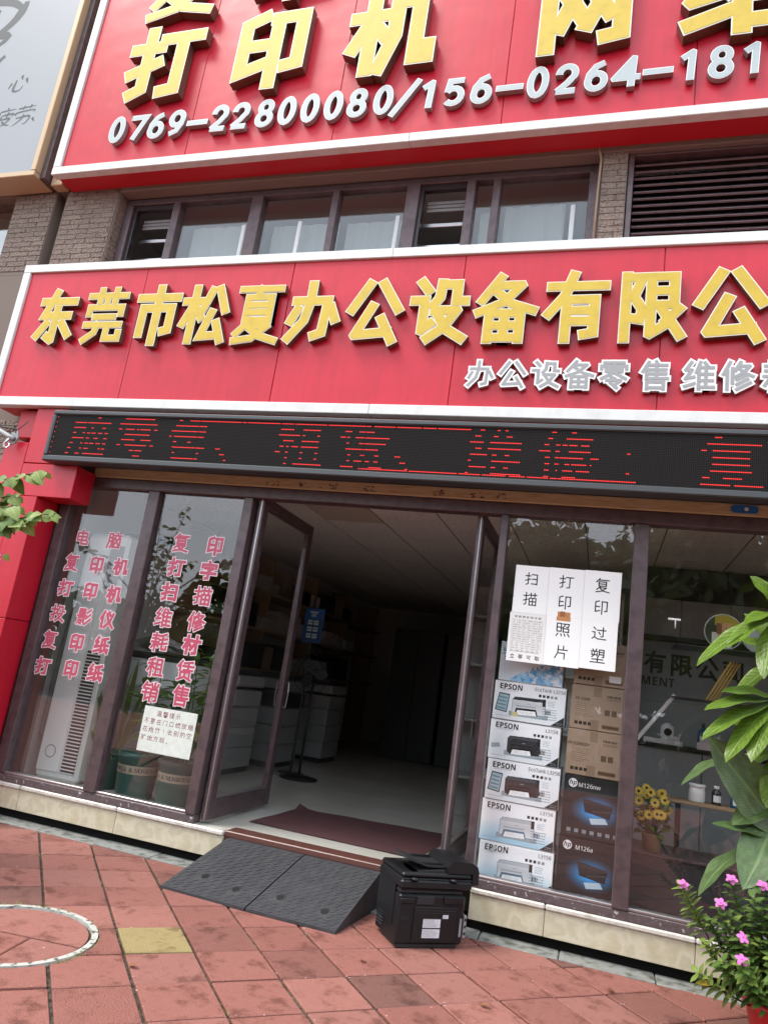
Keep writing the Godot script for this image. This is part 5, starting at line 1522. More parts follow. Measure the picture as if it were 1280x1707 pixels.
	# glass shelves with a photo disc and gold mouldings
	for e in [[1.50, "upper"], [1.835, "top"]]:
		st = boxed(Vector3(0.44, e[0], -0.72), Vector3(1.9, e[0] + 0.008, -0.38), 0.001)
		tag(part("glass_shelf", st, M.frame_dark), "dark thin display shelf carrying the round dog photo" if e[0] > 1.6 else "dark thin display shelf carrying the gold mouldings", "shelf", "display shelves")
	for k in 4:
		st = S()
		var xf = Transform3D(Basis(Vector3.BACK, -0.50).rotated(Vector3.UP, 0.1), Vector3(0.648 + 0.022 * k, 1.511, -0.50 - 0.02 * k))
		box(st, Vector3(-0.006, 0, -0.006), Vector3(0.006, 0.30, 0.006), 0.002, xf)
		tag(part("gold_moulding", st, M.gold), ["leftmost leaning gold moulding", "second leaning gold moulding", "third leaning gold moulding", "rightmost leaning gold moulding"][k] + " on the display shelf", "moulding", "gold mouldings")
	st = S()
	box(st, Vector3(-0.012, 0, -0.008), Vector3(0.012, 0.40, 0.008), 0.002, Transform3D(Basis(Vector3.BACK, -0.61), Vector3(0.232, 1.19, -0.50)))
	tag(part("white_strip", st, M.white_acrylic), "white strip leaning diagonally behind the right window", "strip")
	var dg = thing("photo_disc", "round photo disc of a beige and white dog on the shelf", "photo", Vector3(0.74, 1.845, -0.5))
	st = S()
	prism(st, ring_poly(Vector2(0.74, 1.962), 0.118, 40), Transform3D(), -0.51, -0.495)
	part("rim", st, M.steel, dg)
	var pic = canvas(160, 160, Color(0.20, 0.22, 0.06))
	iblob(pic, 120, 60, 80, 60, Color(0.62, 0.55, 0.14), 0.9)
	iblob(pic, 40, 110, 60, 60, Color(0.16, 0.18, 0.06), 0.8)
	iblob(pic, 72, 136, 44, 52, Color(0.76, 0.74, 0.68), 0.3)
	iblob(pic, 84, 70, 30, 34, Color(0.72, 0.56, 0.38), 0.3)
	iblob(pic, 60, 66, 12, 26, Color(0.48, 0.30, 0.17), 0.4)
	iblob(pic, 98, 84, 16, 16, Color(0.82, 0.78, 0.70), 0.4)
	iblob(pic, 106, 80, 5, 4, Color(0.05, 0.04, 0.04), 0.4)
	iblob(pic, 90, 62, 3, 3, Color(0.05, 0.04, 0.04), 0.4)
	iblob(pic, 98, 96, 8, 4, Color(0.55, 0.22, 0.20), 0.4)
	st = S()
	for k in 40:
		var a = TAU * k / 40.0; var b2 = TAU * (k + 1) / 40.0
		for q in [Vector2.ZERO, Vector2(cos(a), sin(a)), Vector2(cos(b2), sin(b2))]:
			st.set_uv(Vector2(0.5 + q.x * 0.5, 0.5 - q.y * 0.5))
			st.add_vertex(Vector3(0.74 + q.x * 0.112, 1.962 + q.y * 0.112, -0.494))
	part("photo_print", st, pic_mat("dog_photo", pic, 0.3), dg)
	st = S()
	prism(st, ring_poly(Vector2(0.965, 1.958), 0.114, 40), Transform3D(), -0.53, -0.515)
	tag(part("blank_disc", st, M.steel), "second round disc standing right of the dog photo", "disc")
	# counter with small things, lettered board behind
	var ct = thing("counter", "grey fronted counter across the shop behind the right window", "counter", Vector3(1.4, 0.24, -1.4))
	for k in 3:
		part("front_panel", boxed(Vector3(0.26 + 0.48 * k, 0.236, -1.32), Vector3(0.735 + 0.48 * k, 1.15, -1.30), 0.004), M.cupboard_grey, ct)
	part("counter_top", boxed(Vector3(0.24, 1.152, -1.8), Vector3(1.72, 1.178, -1.27), 0.004), M.frame_dark, ct)
	part("carcass", boxed(Vector3(0.26, 0.236, -1.78), Vector3(1.70, 1.15, -1.322)), M.machine_dark, ct)
	var wc = thing("web_camera", "white ball shaped camera standing on the counter", "camera", Vector3(0.50, 1.178, -1.38))
	st = S(true)
	lathe(st, Vector3(0.50, 1.179, -1.4), [Vector2(0.0, 0.0), Vector2(0.045, 0.0), Vector2(0.04, 0.05), Vector2(0.05, 0.09), Vector2(0.045, 0.13), Vector2(0.02, 0.155), Vector2(0.0, 0.158)], 20)
	part("body", st, M.machine_white, wc)
	st = S()
	prism(st, ring_poly(Vector2(0.50, 1.27), 0.028, 18), Transform3D(), -1.36, -1.342)
	part("lens", st, M.black_plastic, wc)
	bottle(Vector3(0.75, 1.179, -1.38), "pump_bottle", "blue pump bottle standing on the counter", "bottle", 0.04, 0.19, M.bottle_blue, M.machine_dark, 0.012)
	tag(part("tissue_box", boxed(Vector3(0.70, 1.179, -1.34), Vector3(0.80, 1.23, -1.28), 0.004), M.vinyl_white), "small pinkish white box on the counter edge", "box")
	tag(part("document_tray", boxed(Vector3(0.33, 1.179, -1.36), Vector3(0.60, 1.215, -1.29), 0.004), M.paper), "flat stack of white paper on the counter edge", "paper")
	var wb = thing("company_board", "pale cabinet wall with black company lettering behind the counter", "cabinet", Vector3(1.8, 0.24, -2.5))
	part("lettered_panel", boxed(Vector3(0.22, 1.52, -2.56), Vector3(2.11, 2.06, -2.52)), M.board_grey, wb)  # white board given a grey that carries the dimness of the room
	part("lower_panel", boxed(Vector3(0.22, 0.236, -2.56), Vector3(2.11, 1.515, -2.53)), M.cupboard_grey, wb)
	part("ledge", boxed(Vector3(0.22, 2.065, -2.56), Vector3(2.11, 2.10, -2.40)), M.machine_dark, wb)
	for k in 4:
		part("cupboard_door", boxed(Vector3(0.24 + 0.42 * k, 2.105, -2.56), Vector3(0.655 + 0.42 * k, 2.45, -2.45), 0.004), M.cupboard_grey, wb)
	part("cupboard_top", boxed(Vector3(0.22, 2.455, -2.56), Vector3(2.11, 2.74, -2.44)), M.machine_dark, wb)
	for e in [["有", 0.46], ["限", 0.68], ["公", 0.90], ["司", 1.12]]:
		st = S()
		var i := 0
		for poly in outlines(e[0], 0.20, 13.0, 0.0, 0.95):
			flat_poly(st, poly, Transform3D(Basis(), Vector3(e[1], 1.86, -2.518)), i * 0.0003); i += 1
		part("character", st, M.ink, wb)
	latin(wb, "lettering", "EQUIPMENT", Vector3(0.33, 1.69, -2.515), 0.105, M.ink)

func bottle(at, called, label, category, r, h, m, cap_m, neck):
	var t = thing(called, label, category, at)
	var st = S(true)
	lathe(st, at, [Vector2(0.0, 0.0), Vector2(r * 0.94, 0.0), Vector2(r, 0.006), Vector2(r, h * 0.62), Vector2(r * 0.92, h * 0.70), Vector2(neck, h * 0.80), Vector2(neck, h * 0.86), Vector2(0.0, h * 0.86)], 22)
	part("body", st, m, t)
	st = S(true)
	lathe(st, at, [Vector2(0.0, h * 0.845), Vector2(neck * 1.12, h * 0.845), Vector2(neck * 1.12, h), Vector2(0.0, h)], 18)
	part("cap", st, cap_m, t)
	st = S(true)
	for k in 8:
		var a = 0.35 + 0.25 * k; var b = a + 0.25
		quad(st, at + Vector3(cos(a) * r * 1.01, h * 0.15, sin(a) * r * 1.01), at + Vector3(cos(b) * r * 1.01, h * 0.15, sin(b) * r * 1.01), at + Vector3(cos(b) * r * 1.01, h * 0.5, sin(b) * r * 1.01), at + Vector3(cos(a) * r * 1.01, h * 0.5, sin(a) * r * 1.01))
	part("label_sticker", st, M.paper, t)

func paper_sheet(e, im, order, category = "paper sheet"):
	# a sheet with a slight ripple, hung on the glass
	var st = S(true)
	var nx := 6
	var ny := 8
	var z0 = 0.0036 + 0.0011 * order
	var f = func(i, j):
		var u = float(i) / nx; var v = float(j) / ny
		return Vector3(lerpf(e[0], e[1], u), lerpf(e[3], e[2], v), z0 + 0.0009 * sin(u * 5.0 + order) * sin(v * 4.0 + order * 2.0) + (0.003 * maxf(0.0, v - 0.85) / 0.15 * u if order % 2 else 0.0))
	for i in nx:
		for j in ny:
			quad(st, f.call(i, j), f.call(i + 1, j), f.call(i + 1, j + 1), f.call(i, j + 1), float(i) / nx, float(j) / ny, float(i + 1) / nx, float(j + 1) / ny)
	var o = part("paper_sheet" if category == "paper sheet" else "window_notice", st, pic_mat("sheet_%d" % M.size(), im, 0.7))
	tag(o, e[6], "paper" if category == "paper sheet" else "notice", "paper sheets taped to the window" if category == "paper sheet" else "")

# ---------------------------------------------------------------- deeper in the shop
func room_contents():
	var t = thing("wall_shelving", "long wooden shelving along the left wall inside the dark shop", "shelving", Vector3(-4.1, 0.24, -4.5))
	for y in [1.25, 1.72, 2.17]:
		part("shelf_board", boxed(Vector3(-4.355, y, -8.0), Vector3(-3.90, y + 0.03, -2.0), 0.003), M.shelf_wood, t)
	for z in [-2.02, -3.5, -5.0, -6.5, -8.0]:
		part("upright", boxed(Vector3(-4.35, 0.236, z - 0.02), Vector3(-4.0, 2.65, z + 0.02), 0.003), M.shelf_wood, t)
	var tints = ["machine_white", "machine_dark", "carton", "machine_grey", "box_black", "box_white"]
	var looks = ["white box", "dark box", "brown carton", "grey box", "black box", "pale box"]
	var ranks = ["first", "second", "third", "fourth", "fifth", "sixth", "seventh", "eighth", "ninth", "tenth", "eleventh", "twelfth", "thirteenth", "fourteenth", "fifteenth", "sixteenth"]
	for row in 3:
		var y = [1.281, 1.751, 2.201][row]
		var z = -2.15
		var n := 0
		while z > -6.4:
			var w = rng.randf_range(0.22, 0.45)
			var h = rng.randf_range(0.14, 0.34)
			var k = rng.randi() % 6
			var bx = thing("shelf_box", "%s, %s from the window on the %s shelf of the left wall" % [looks[k], ranks[n], ["lowest", "middle", "top"][row]], "box", Vector3(-4.1, y, z - w / 2), "boxes on the left wall shelving")
			part("carton", boxed(Vector3(-4.33, y, z - w), Vector3(-3.98 + rng.randf_range(-0.04, 0.05), y + h, z), 0.005), M[tints[k]], bx)
			part("tape", boxed(Vector3(-4.2, y + h + 0.0005, z - w * 0.55), Vector3(-4.0, y + h + 0.001, z - w * 0.45)), M.carton_tape, bx)
			z -= w + rng.randf_range(0.02, 0.15)
			n += 1
	var tips = ["pale grey office copier just inside the left door leaf", "grey office copier further back by the left wall", "dark office copier deep in the shop by the left wall"]
	for k in 3:
		var z = [-2.3, -3.4, -4.6][k]
		var x = [-3.75, -3.7, -3.6][k]
		var c = thing("office_copier", tips[k], "copier", Vector3(x, 0.236, z), "office copiers by the left wall")
		var m = [M.machine_grey, M.cupboard_grey, M.cupboard_grey][k]
		for d in 3: part("drawer", boxed(Vector3(x - 0.29, 0.29 + 0.2 * d, z - 0.30), Vector3(x + 0.29, 0.485 + 0.2 * d, z + 0.30), 0.012), m, c)
		part("base", boxed(Vector3(x - 0.27, 0.236, z - 0.28), Vector3(x + 0.27, 0.289, z + 0.28), 0.004), M.machine_dark, c)
		part("body", boxed(Vector3(x - 0.30, 0.892, z - 0.31), Vector3(x + 0.30, 1.06, z + 0.31), 0.02), M.machine_dark if k == 1 else m, c)
		part("scanner", boxed(Vector3(x - 0.31, 1.09, z - 0.32), Vector3(x + 0.31, 1.20, z + 0.31), 0.02), m, c)
		part("lid", boxed(Vector3(x - 0.29, 1.203, z - 0.30), Vector3(x + 0.29, 1.26, z + 0.28), 0.02), M.machine_dark, c)
		part("neck", boxed(Vector3(x - 0.28, 1.06, z - 0.30), Vector3(x - 0.05, 1.09, z + 0.28)), M.machine_dark, c)
	var po = thing("blue_poster", "small blue poster with six white squares inside the shop", "poster", Vector3(-3.16, 1.66, -3.0))
	var im = canvas(110, 190, Color(0.06, 0.25, 0.45))
	irect(im, 0, 0, 110, 60, Color(0.08, 0.33, 0.62))
	irect(im, 26, 16, 50, 8, Color(0.75, 0.82, 0.88))
	irect(im, 36, 28, 30, 18, Color(0.55, 0.68, 0.8))
	for r in 3:
		for c in 2:
			irect(im, 22 + c * 36, 66 + r * 38, 28, 26, Color(0.72, 0.80, 0.82))
			iscrawl(im, 26 + c * 36, 74 + r * 38, 20, 8, Color(0.1, 0.3, 0.45))
	printed_front(po, "poster_print", im, Vector3(-3.27, 1.66, 0), Vector3(-3.05, 2.035, 0), -2.995)
	part("backing", boxed(Vector3(-3.275, 1.655, -3.01), Vector3(-3.045, 2.04, -2.997)), M.blue_poster, po)
	part("pole", boxed(Vector3(-3.17, 0.24, -3.03), Vector3(-3.15, 1.9, -3.012)), M.machine_dark, po)
	part("foot", boxed(Vector3(-3.27, 0.236, -3.12), Vector3(-3.05, 0.25, -2.93), 0.003), M.machine_dark, po)
	# standing fan
	var fan = thing("standing_fan", "black standing fan with round base on the shop floor", "fan", Vector3(-2.95, 0.236, -2.75))
	var st = S(true)
	lathe(st, Vector3(-2.95, 0.236, -2.75), [Vector2(0.0, 0.0), Vector2(0.20, 0.0), Vector2(0.20, 0.015), Vector2(0.05, 0.045), Vector2(0.0, 0.045)], 30)
	part("base", st, M.black_satin, fan)
	st = S(true)
	tube(st, [Vector3(-2.95, 0.27, -2.75), Vector3(-2.95, 1.25, -2.75)], 0.014, 10)
	part("pole", st, M.black_satin, fan)
	st = S(true)
	tube(st, [Vector3(-2.95, 1.32, -2.86), Vector3(-2.95, 1.32, -2.70)], [0.05, 0.045], 14)
	part("motor", st, M.black_satin, fan)
	for k in 3:
		st = S(true)
		leaf(st, Vector3(-2.95, 1.32, -2.67), Vector3(cos(k * TAU / 3), sin(k * TAU / 3), 0), Vector3(0.3, 0.3, 1), 0.19, 0.12, 0.1, 4, 0.0, 2)
		part("blade", st, M.black_satin, fan)
	for k in 3:
		st = S(true)
		var ring = []
		for i in 25: ring.append(Vector3(-2.95 + [0.08, 0.15, 0.21][k] * cos(TAU * i / 24), 1.32 + [0.08, 0.15, 0.21][k] * sin(TAU * i / 24), -2.63 - 0.01 * k))
		tube(st, ring, 0.003, 5, false)
		part("cage_ring", st, M.black_satin, fan)
	# dark rack and side shelving at the back
	for k in 3:
		var x = [-2.75, -1.9, -1.0][k]
		var c = thing("tall_cabinet", ["tall dark cabinet deep in the shop, left one", "tall dark cabinet deep in the shop, middle one", "tall dark cabinet deep in the shop, right one"][k], "cabinet", Vector3(x, 0.236, -6.6), "tall dark cabinets at the back")
		part("carcass", boxed(Vector3(x - 0.4, 0.236, -7.0), Vector3(x + 0.4, 2.2, -6.4), 0.006), M.machine_dark, c)
		for d in 2: part("door", boxed(Vector3(x - 0.39 + 0.392 * d, 0.26, -6.399), Vector3(x - 0.005 + 0.392 * d, 2.17, -6.38), 0.004), M.machine_dark, c)
	var rs = thing("side_shelving", "grey shelving standing behind the right door leaf", "shelving", Vector3(-0.3, 0.236, -2.0))
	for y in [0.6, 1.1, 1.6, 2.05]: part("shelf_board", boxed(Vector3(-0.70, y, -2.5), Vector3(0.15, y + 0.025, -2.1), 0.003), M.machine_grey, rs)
	part("back", boxed(Vector3(-0.70, 0.236, -2.53), Vector3(0.15, 2.4, -2.505)), M.wall_paint, rs)
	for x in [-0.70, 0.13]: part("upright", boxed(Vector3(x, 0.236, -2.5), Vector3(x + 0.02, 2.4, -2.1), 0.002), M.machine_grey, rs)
	for k in 3:
		var c = thing("waste_bin", "grey bin with dark lid on the floor inside the doorway", "bin", Vector3(-1.05, 0.236, -3.2))
		st = S(true)
		lathe(st, Vector3(-1.05, 0.236, -3.2), [Vector2(0.0, 0.0), Vector2(0.12, 0.0), Vector2(0.15, 0.30), Vector2(0.0, 0.30)], 20)
		part("body", st, M.machine_dark, c)
		st = S(true)
		lathe(st, Vector3(-1.05, 0.236, -3.2), [Vector2(0.0, 0.301), Vector2(0.16, 0.301), Vector2(0.155, 0.37), Vector2(0.0, 0.38)], 20)
		part("lid", st, M.machine_grey, c)
		break

# ---------------------------------------------------------------- step, mat, ramps
func doorstep():
	var t = thing("door_step", "speckled dark red granite step at the shop doorway", "step", Vector3(-1.48, 0, 0))
	part("tread", boxed(Vector3(-2.309, 0.20, -0.135), Vector3(-0.708, 0.2385, 0.016), 0.005), M.granite_red, t)
	part("riser", boxed(Vector3(-2.309, 0.0, -0.11), Vector3(-0.708, 0.199, 0.010), 0.003), M.granite_red, t)
	# worn mat
	var st = S(true)
	var c = [Vector3(-2.33, 0, -0.37), Vector3(-1.09, 0, -0.35), Vector3(-1.0, 0, -1.40), Vector3(-2.29, 0, -1.21)]
	var f = func(i, j):
		var u = i / 16.0; var v = j / 12.0
		var p = c[0].lerp(c[1], u).lerp(c[3].lerp(c[2], u), v)
		p.y = 0.241 + 0.0015 * sin(u * 17.0 + v * 9.0) + 0.035 * pow(maxf(0.0, 1.0 - Vector2(u, 1.0 - v).length() / 0.09), 1.5)
		return p
	for i in 16:
		for j in 12: quad(st, f.call(i, j), f.call(i + 1, j), f.call(i + 1, j + 1), f.call(i, j + 1))
	tag(part("door_mat", st, M.mat_cloth), "flat dark maroon door mat with a curled corner inside the doorway", "mat")
	# two rubber kerb ramps
	ramp("black rubber kerb ramp, left one of the pair at the doorstep", [Vector2(-2.356, 0.622), Vector2(-1.806, 0.640), Vector2(-1.719, 0.024), Vector2(-2.255, 0.024)], [Vector2(0.30, 0.27), Vector2(0.74, 0.20)])
	ramp("black rubber kerb ramp, right one of the pair beside the printer", [Vector2(-1.795, 0.640), Vector2(-1.262, 0.634), Vector2(-1.205, 0.024), Vector2(-1.708, 0.024)], [Vector2(0.22, 0.24), Vector2(0.76, 0.20)])

func ramp(label, q, holes):
	var t = thing("rubber_ramp", label, "ramp", Vector3(q[0].x, 0, q[0].y), "rubber kerb ramps")
	var lip := 0.016
	var top := 0.204
	var at = func(u, v, h):   # on the slope: u across, v up the slope, h above it
		var a = q[0].lerp(q[1], u)
		var b = q[3].lerp(q[2], u)
		var p = a.lerp(b, v)
		var y = lerpf(lip, top, minf(v / 0.93, 1.0))
		return Vector3(p.x, y + h, p.y)
	var st = S()
	var lo = func(p): return Vector3(p.x, 0.0, p.z)
	for v in [[0.0, 0.93], [0.93, 1.0]]:
		quad(st, at.call(0, v[0], 0), at.call(1, v[0], 0), at.call(1, v[1], 0), at.call(0, v[1], 0))
		for u in [0.0, 1.0]: quad(st, at.call(u, v[0], 0), at.call(u, v[1], 0), lo.call(at.call(u, v[1], 0)), lo.call(at.call(u, v[0], 0)))
	quad(st, at.call(0, 0, 0), at.call(1, 0, 0), lo.call(at.call(1, 0, 0)), lo.call(at.call(0, 0, 0)))
	quad(st, at.call(0, 1, 0), at.call(1, 1, 0), lo.call(at.call(1, 1, 0)), lo.call(at.call(0, 1, 0)))
	part("wedge", st, M.rubber, t)
	# raised dashes, turned alternately
	st = S()
	var nx := 20
	var ny := 23
	for i in nx:
		for j in ny:
			var u = (i + 0.5 + (0.25 if j % 2 else -0.25)) / nx
			var v = (j + 0.6) / ny * 0.92
			var near := false
			for h in holes:
				if absf(u - h.x) * 0.54 < 0.035 and absf(v - h.y) * 0.6 < 0.035: near = true
			if near or u < 0.03 or u > 0.97: continue
			var s = 1.0 if (i + j) % 2 else -1.0
			var du = 0.0105 / 0.54; var dv = s * 0.0085 / 0.6
			var wu = 0.0022 / 0.54 * s * -0.7; var wv = 0.0026 / 0.6
			var p = [at.call(u - du - wu, v - dv - wv, 0.0001), at.call(u + du - wu, v + dv - wv, 0.0001), at.call(u + du + wu, v + dv + wv, 0.0001), at.call(u - du + wu, v - dv + wv, 0.0001)]
			var mid = (p[0] + p[1] + p[2] + p[3]) / 4.0
			var k = []
			for e in p: k.append(mid.lerp(e, 0.8) + Vector3(0, 0.0026, 0.0008))
			quad(st, k[0], k[1], k[2], k[3])
			for e in 4: quad(st, p[e], p[(e + 1) % 4], k[(e + 1) % 4], k[e])
	var tr = part("tread_pattern", st, M.rubber, t)
	tr.set_meta("kind", "stuff")
	for h in holes:
		st = S()
		var c = at.call(h.x, h.y, 0.0006)
		var slope = (at.call(h.x, h.y + 0.05, 0.0006) - c).normalized()
		for k in 18:
			var a = TAU * k / 18; var b = TAU * (k + 1) / 18
			tri(st, c, c + (Vector3.RIGHT * cos(a) + slope * sin(a)) * 0.022, c + (Vector3.RIGHT * cos(b) + slope * sin(b)) * 0.022)
		var hole = part("bolt_hole", st, M.void, t)
		st = S()
		for k in 7:
			var a = 0.6 + TAU * k / 18; var b = 0.6 + TAU * (k + 1) / 18
			var r0 = 0.023; var r1 = 0.033
			var d = Vector3(0, 0.0004, 0)
			var e0 = Vector3.RIGHT * cos(a) + slope * sin(a); var e1 = Vector3.RIGHT * cos(b) + slope * sin(b)
			quad(st, c + e0 * r0 + d, c + e0 * r1 + d, c + e1 * r1 + d, c + e1 * r0 + d)
		part("bolt_recess", st, M.black_satin, hole)

# ---------------------------------------------------------------- the printer left on the pavement
func printer():
	var t = thing("multifunction_printer", "black multifunction printer standing on the red paving, back turned outward", "printer", Vector3(-0.94, 0.0, 0.616))
	t.basis = Basis(Vector3(0.784, 0, -0.621).normalized(), Vector3.UP, Vector3(0.621, 0, 0.784).normalized())
	var bp = M.black_plastic
	var bs = M.black_satin
	var L = true
	part("body", boxed(Vector3(0.0, 0.018, -0.285), Vector3(0.398, 0.262, 0.0), 0.010), bp, t, L)
	part("foot_rail", boxed(Vector3(0.012, 0.0, -0.21), Vector3(0.375, 0.022, -0.008), 0.004), bs, t, L)
	part("side_step", boxed(Vector3(-0.006, 0.10, -0.286), Vector3(0.002, 0.300, -0.06), 0.004), bp, t, L)
	part("shoulder", boxed(Vector3(0.004, 0.2625, -0.283), Vector3(0.381, 0.286, -0.014), 0.005), bs, t, L)
	for k in 5: part("vent", boxed(Vector3(-0.0065, 0.052 + 0.016 * k, -0.262), Vector3(0.002, 0.057 + 0.016 * k, -0.185), 0.001), M.machine_dark, t, L)
	# rear door, recessed frame lines, latch opening
	var rd = part("rear_door", boxed(Vector3(0.092, 0.030, 0.0005), Vector3(0.352, 0.205, 0.009), 0.005), bp, t, L)
	part("door_rib", boxed(Vector3(0.110, 0.186, 0.0092), Vector3(0.335, 0.189, 0.0115), 0.001), bs, rd, L)
	part("door_rib", boxed(Vector3(0.110, 0.174, 0.0092), Vector3(0.335, 0.177, 0.0115), 0.001), bs, rd, L)
	part("latch_plate", boxed(Vector3(0.005, 0.218, 0.0005), Vector3(0.088, 0.245, 0.010), 0.004), bp, t, L)
	part("latch_plate", boxed(Vector3(0.10, 0.214, 0.0005), Vector3(0.205, 0.256, 0.007), 0.004), bs, t, L)
	part("latch_plate", boxed(Vector3(0.262, 0.220, 0.0005), Vector3(0.384, 0.258, 0.012), 0.004), bp, t, L)
	part("paper_slot", boxed(Vector3(0.015, 0.135, 0.0005), Vector3(0.058, 0.155, 0.003), 0.001), M.void, t, L)
	# rating labels
	for e in [[0.148, 0.252, 0.105, 0.150], [0.148, 0.252, 0.055, 0.102], [0.262, 0.296, 0.150, 0.170]]:
		var im = canvas(200, 90, Color(0.80, 0.81, 0.82))
		irect(im, 0, 0, 200, 8, Color(0.3, 0.3, 0.3))
		for r in 8: iscrawl(im, 8, 14 + r * 9, rng.randi_range(90, 184), 4, Color(0.32, 0.32, 0.33))
		var st = S()
		quad(st, Vector3(e[0], e[3], 0.0102), Vector3(e[1], e[3], 0.0102), Vector3(e[1], e[2], 0.0102), Vector3(e[0], e[2], 0.0102))
		part("rating_label", st, pic_mat("label_%d" % M.size(), im, 0.4), t, L)
	# connector plate at the right edge
	var cp = part("connector_plate", boxed(Vector3(0.3985, 0.055, -0.05), Vector3(0.414, 0.165, 0.004), 0.002), M.grey_plastic, t, L)
	part("connector_plate", boxed(Vector3(0.372, 0.060, 0.0005), Vector3(0.384, 0.150, 0.006), 0.001), M.grey_plastic, t, L)
	for k in 3: part("port", boxed(Vector3(0.400, 0.070 + 0.034 * k, 0.0042), Vector3(0.411, 0.084 + 0.034 * k, 0.006), 0.0005), M.void, cp, L)
	# scanner and lid
	part("scanner", boxed(Vector3(-0.008, 0.288, -0.300), Vector3(0.425, 0.338, 0.014), 0.012), bp, t, L)
	part("scanner_band", boxed(Vector3(0.0, 0.3385, -0.295), Vector3(0.423, 0.343, 0.008), 0.002), bs, t, L)
	for x in [0.05, 0.285]:
		var st = S(true)
		lathe(st, Vector3(x + 0.02, 0.334, 0.012), [Vector2(0.0, 0.0), Vector2(0.022, 0.004), Vector2(0.02, 0.012), Vector2(0.0, 0.016)], 16)
		part("hinge_cap", st, bp, t, L)
	part("lid", boxed(Vector3(-0.002, 0.3435, -0.298), Vector3(0.423, 0.372, 0.006), 0.011), bp, t, L)
	# document feeder at the right, with input tray rising from it
	var st = S()
	var prof := PackedVector2Array([Vector2(0.270, 0.373), Vector2(0.272, 0.400), Vector2(0.285, 0.425), Vector2(0.310, 0.438), Vector2(0.420, 0.430), Vector2(0.453, 0.412), Vector2(0.464, 0.385), Vector2(0.464, 0.318), Vector2(0.427, 0.318), Vector2(0.425, 0.373)])
	prism(st, prof, Transform3D(), -0.270, 0.002)
	part("feeder_head", st, bp, t, L)
	st = S()
	prism(st, PackedVector2Array([Vector2(0.03, 0.428), Vector2(0.045, 0.434), Vector2(0.16, 0.402), Vector2(0.292, 0.399), Vector2(0.292, 0.391), Vector2(0.16, 0.393)]), Transform3D(), -0.225, -0.035)
	part("feeder_tray", st, bs, t, L)
	part("paper_guide", boxed(Vector3(0.13, 0.402, -0.225), Vector3(0.262, 0.414, -0.215), 0.002), bp, t, L)
	part("paper_guide", boxed(Vector3(0.13, 0.402, -0.060), Vector3(0.262, 0.414, -0.050), 0.002), bp, t, L)
	st = S()
	prism(st, PackedVector2Array([Vector2(0.06, 0.3725), Vector2(0.10, 0.3725), Vector2(0.262, 0.385), Vector2(0.262, 0.3725)]), Transform3D(), -0.26, -0.015)
	part("feeder_output", st, bs, t, L)
	part("control_panel", boxed(Vector3(0.08, 0.290, -0.335), Vector3(0.36, 0.330, -0.301), 0.006), bp, t, L)

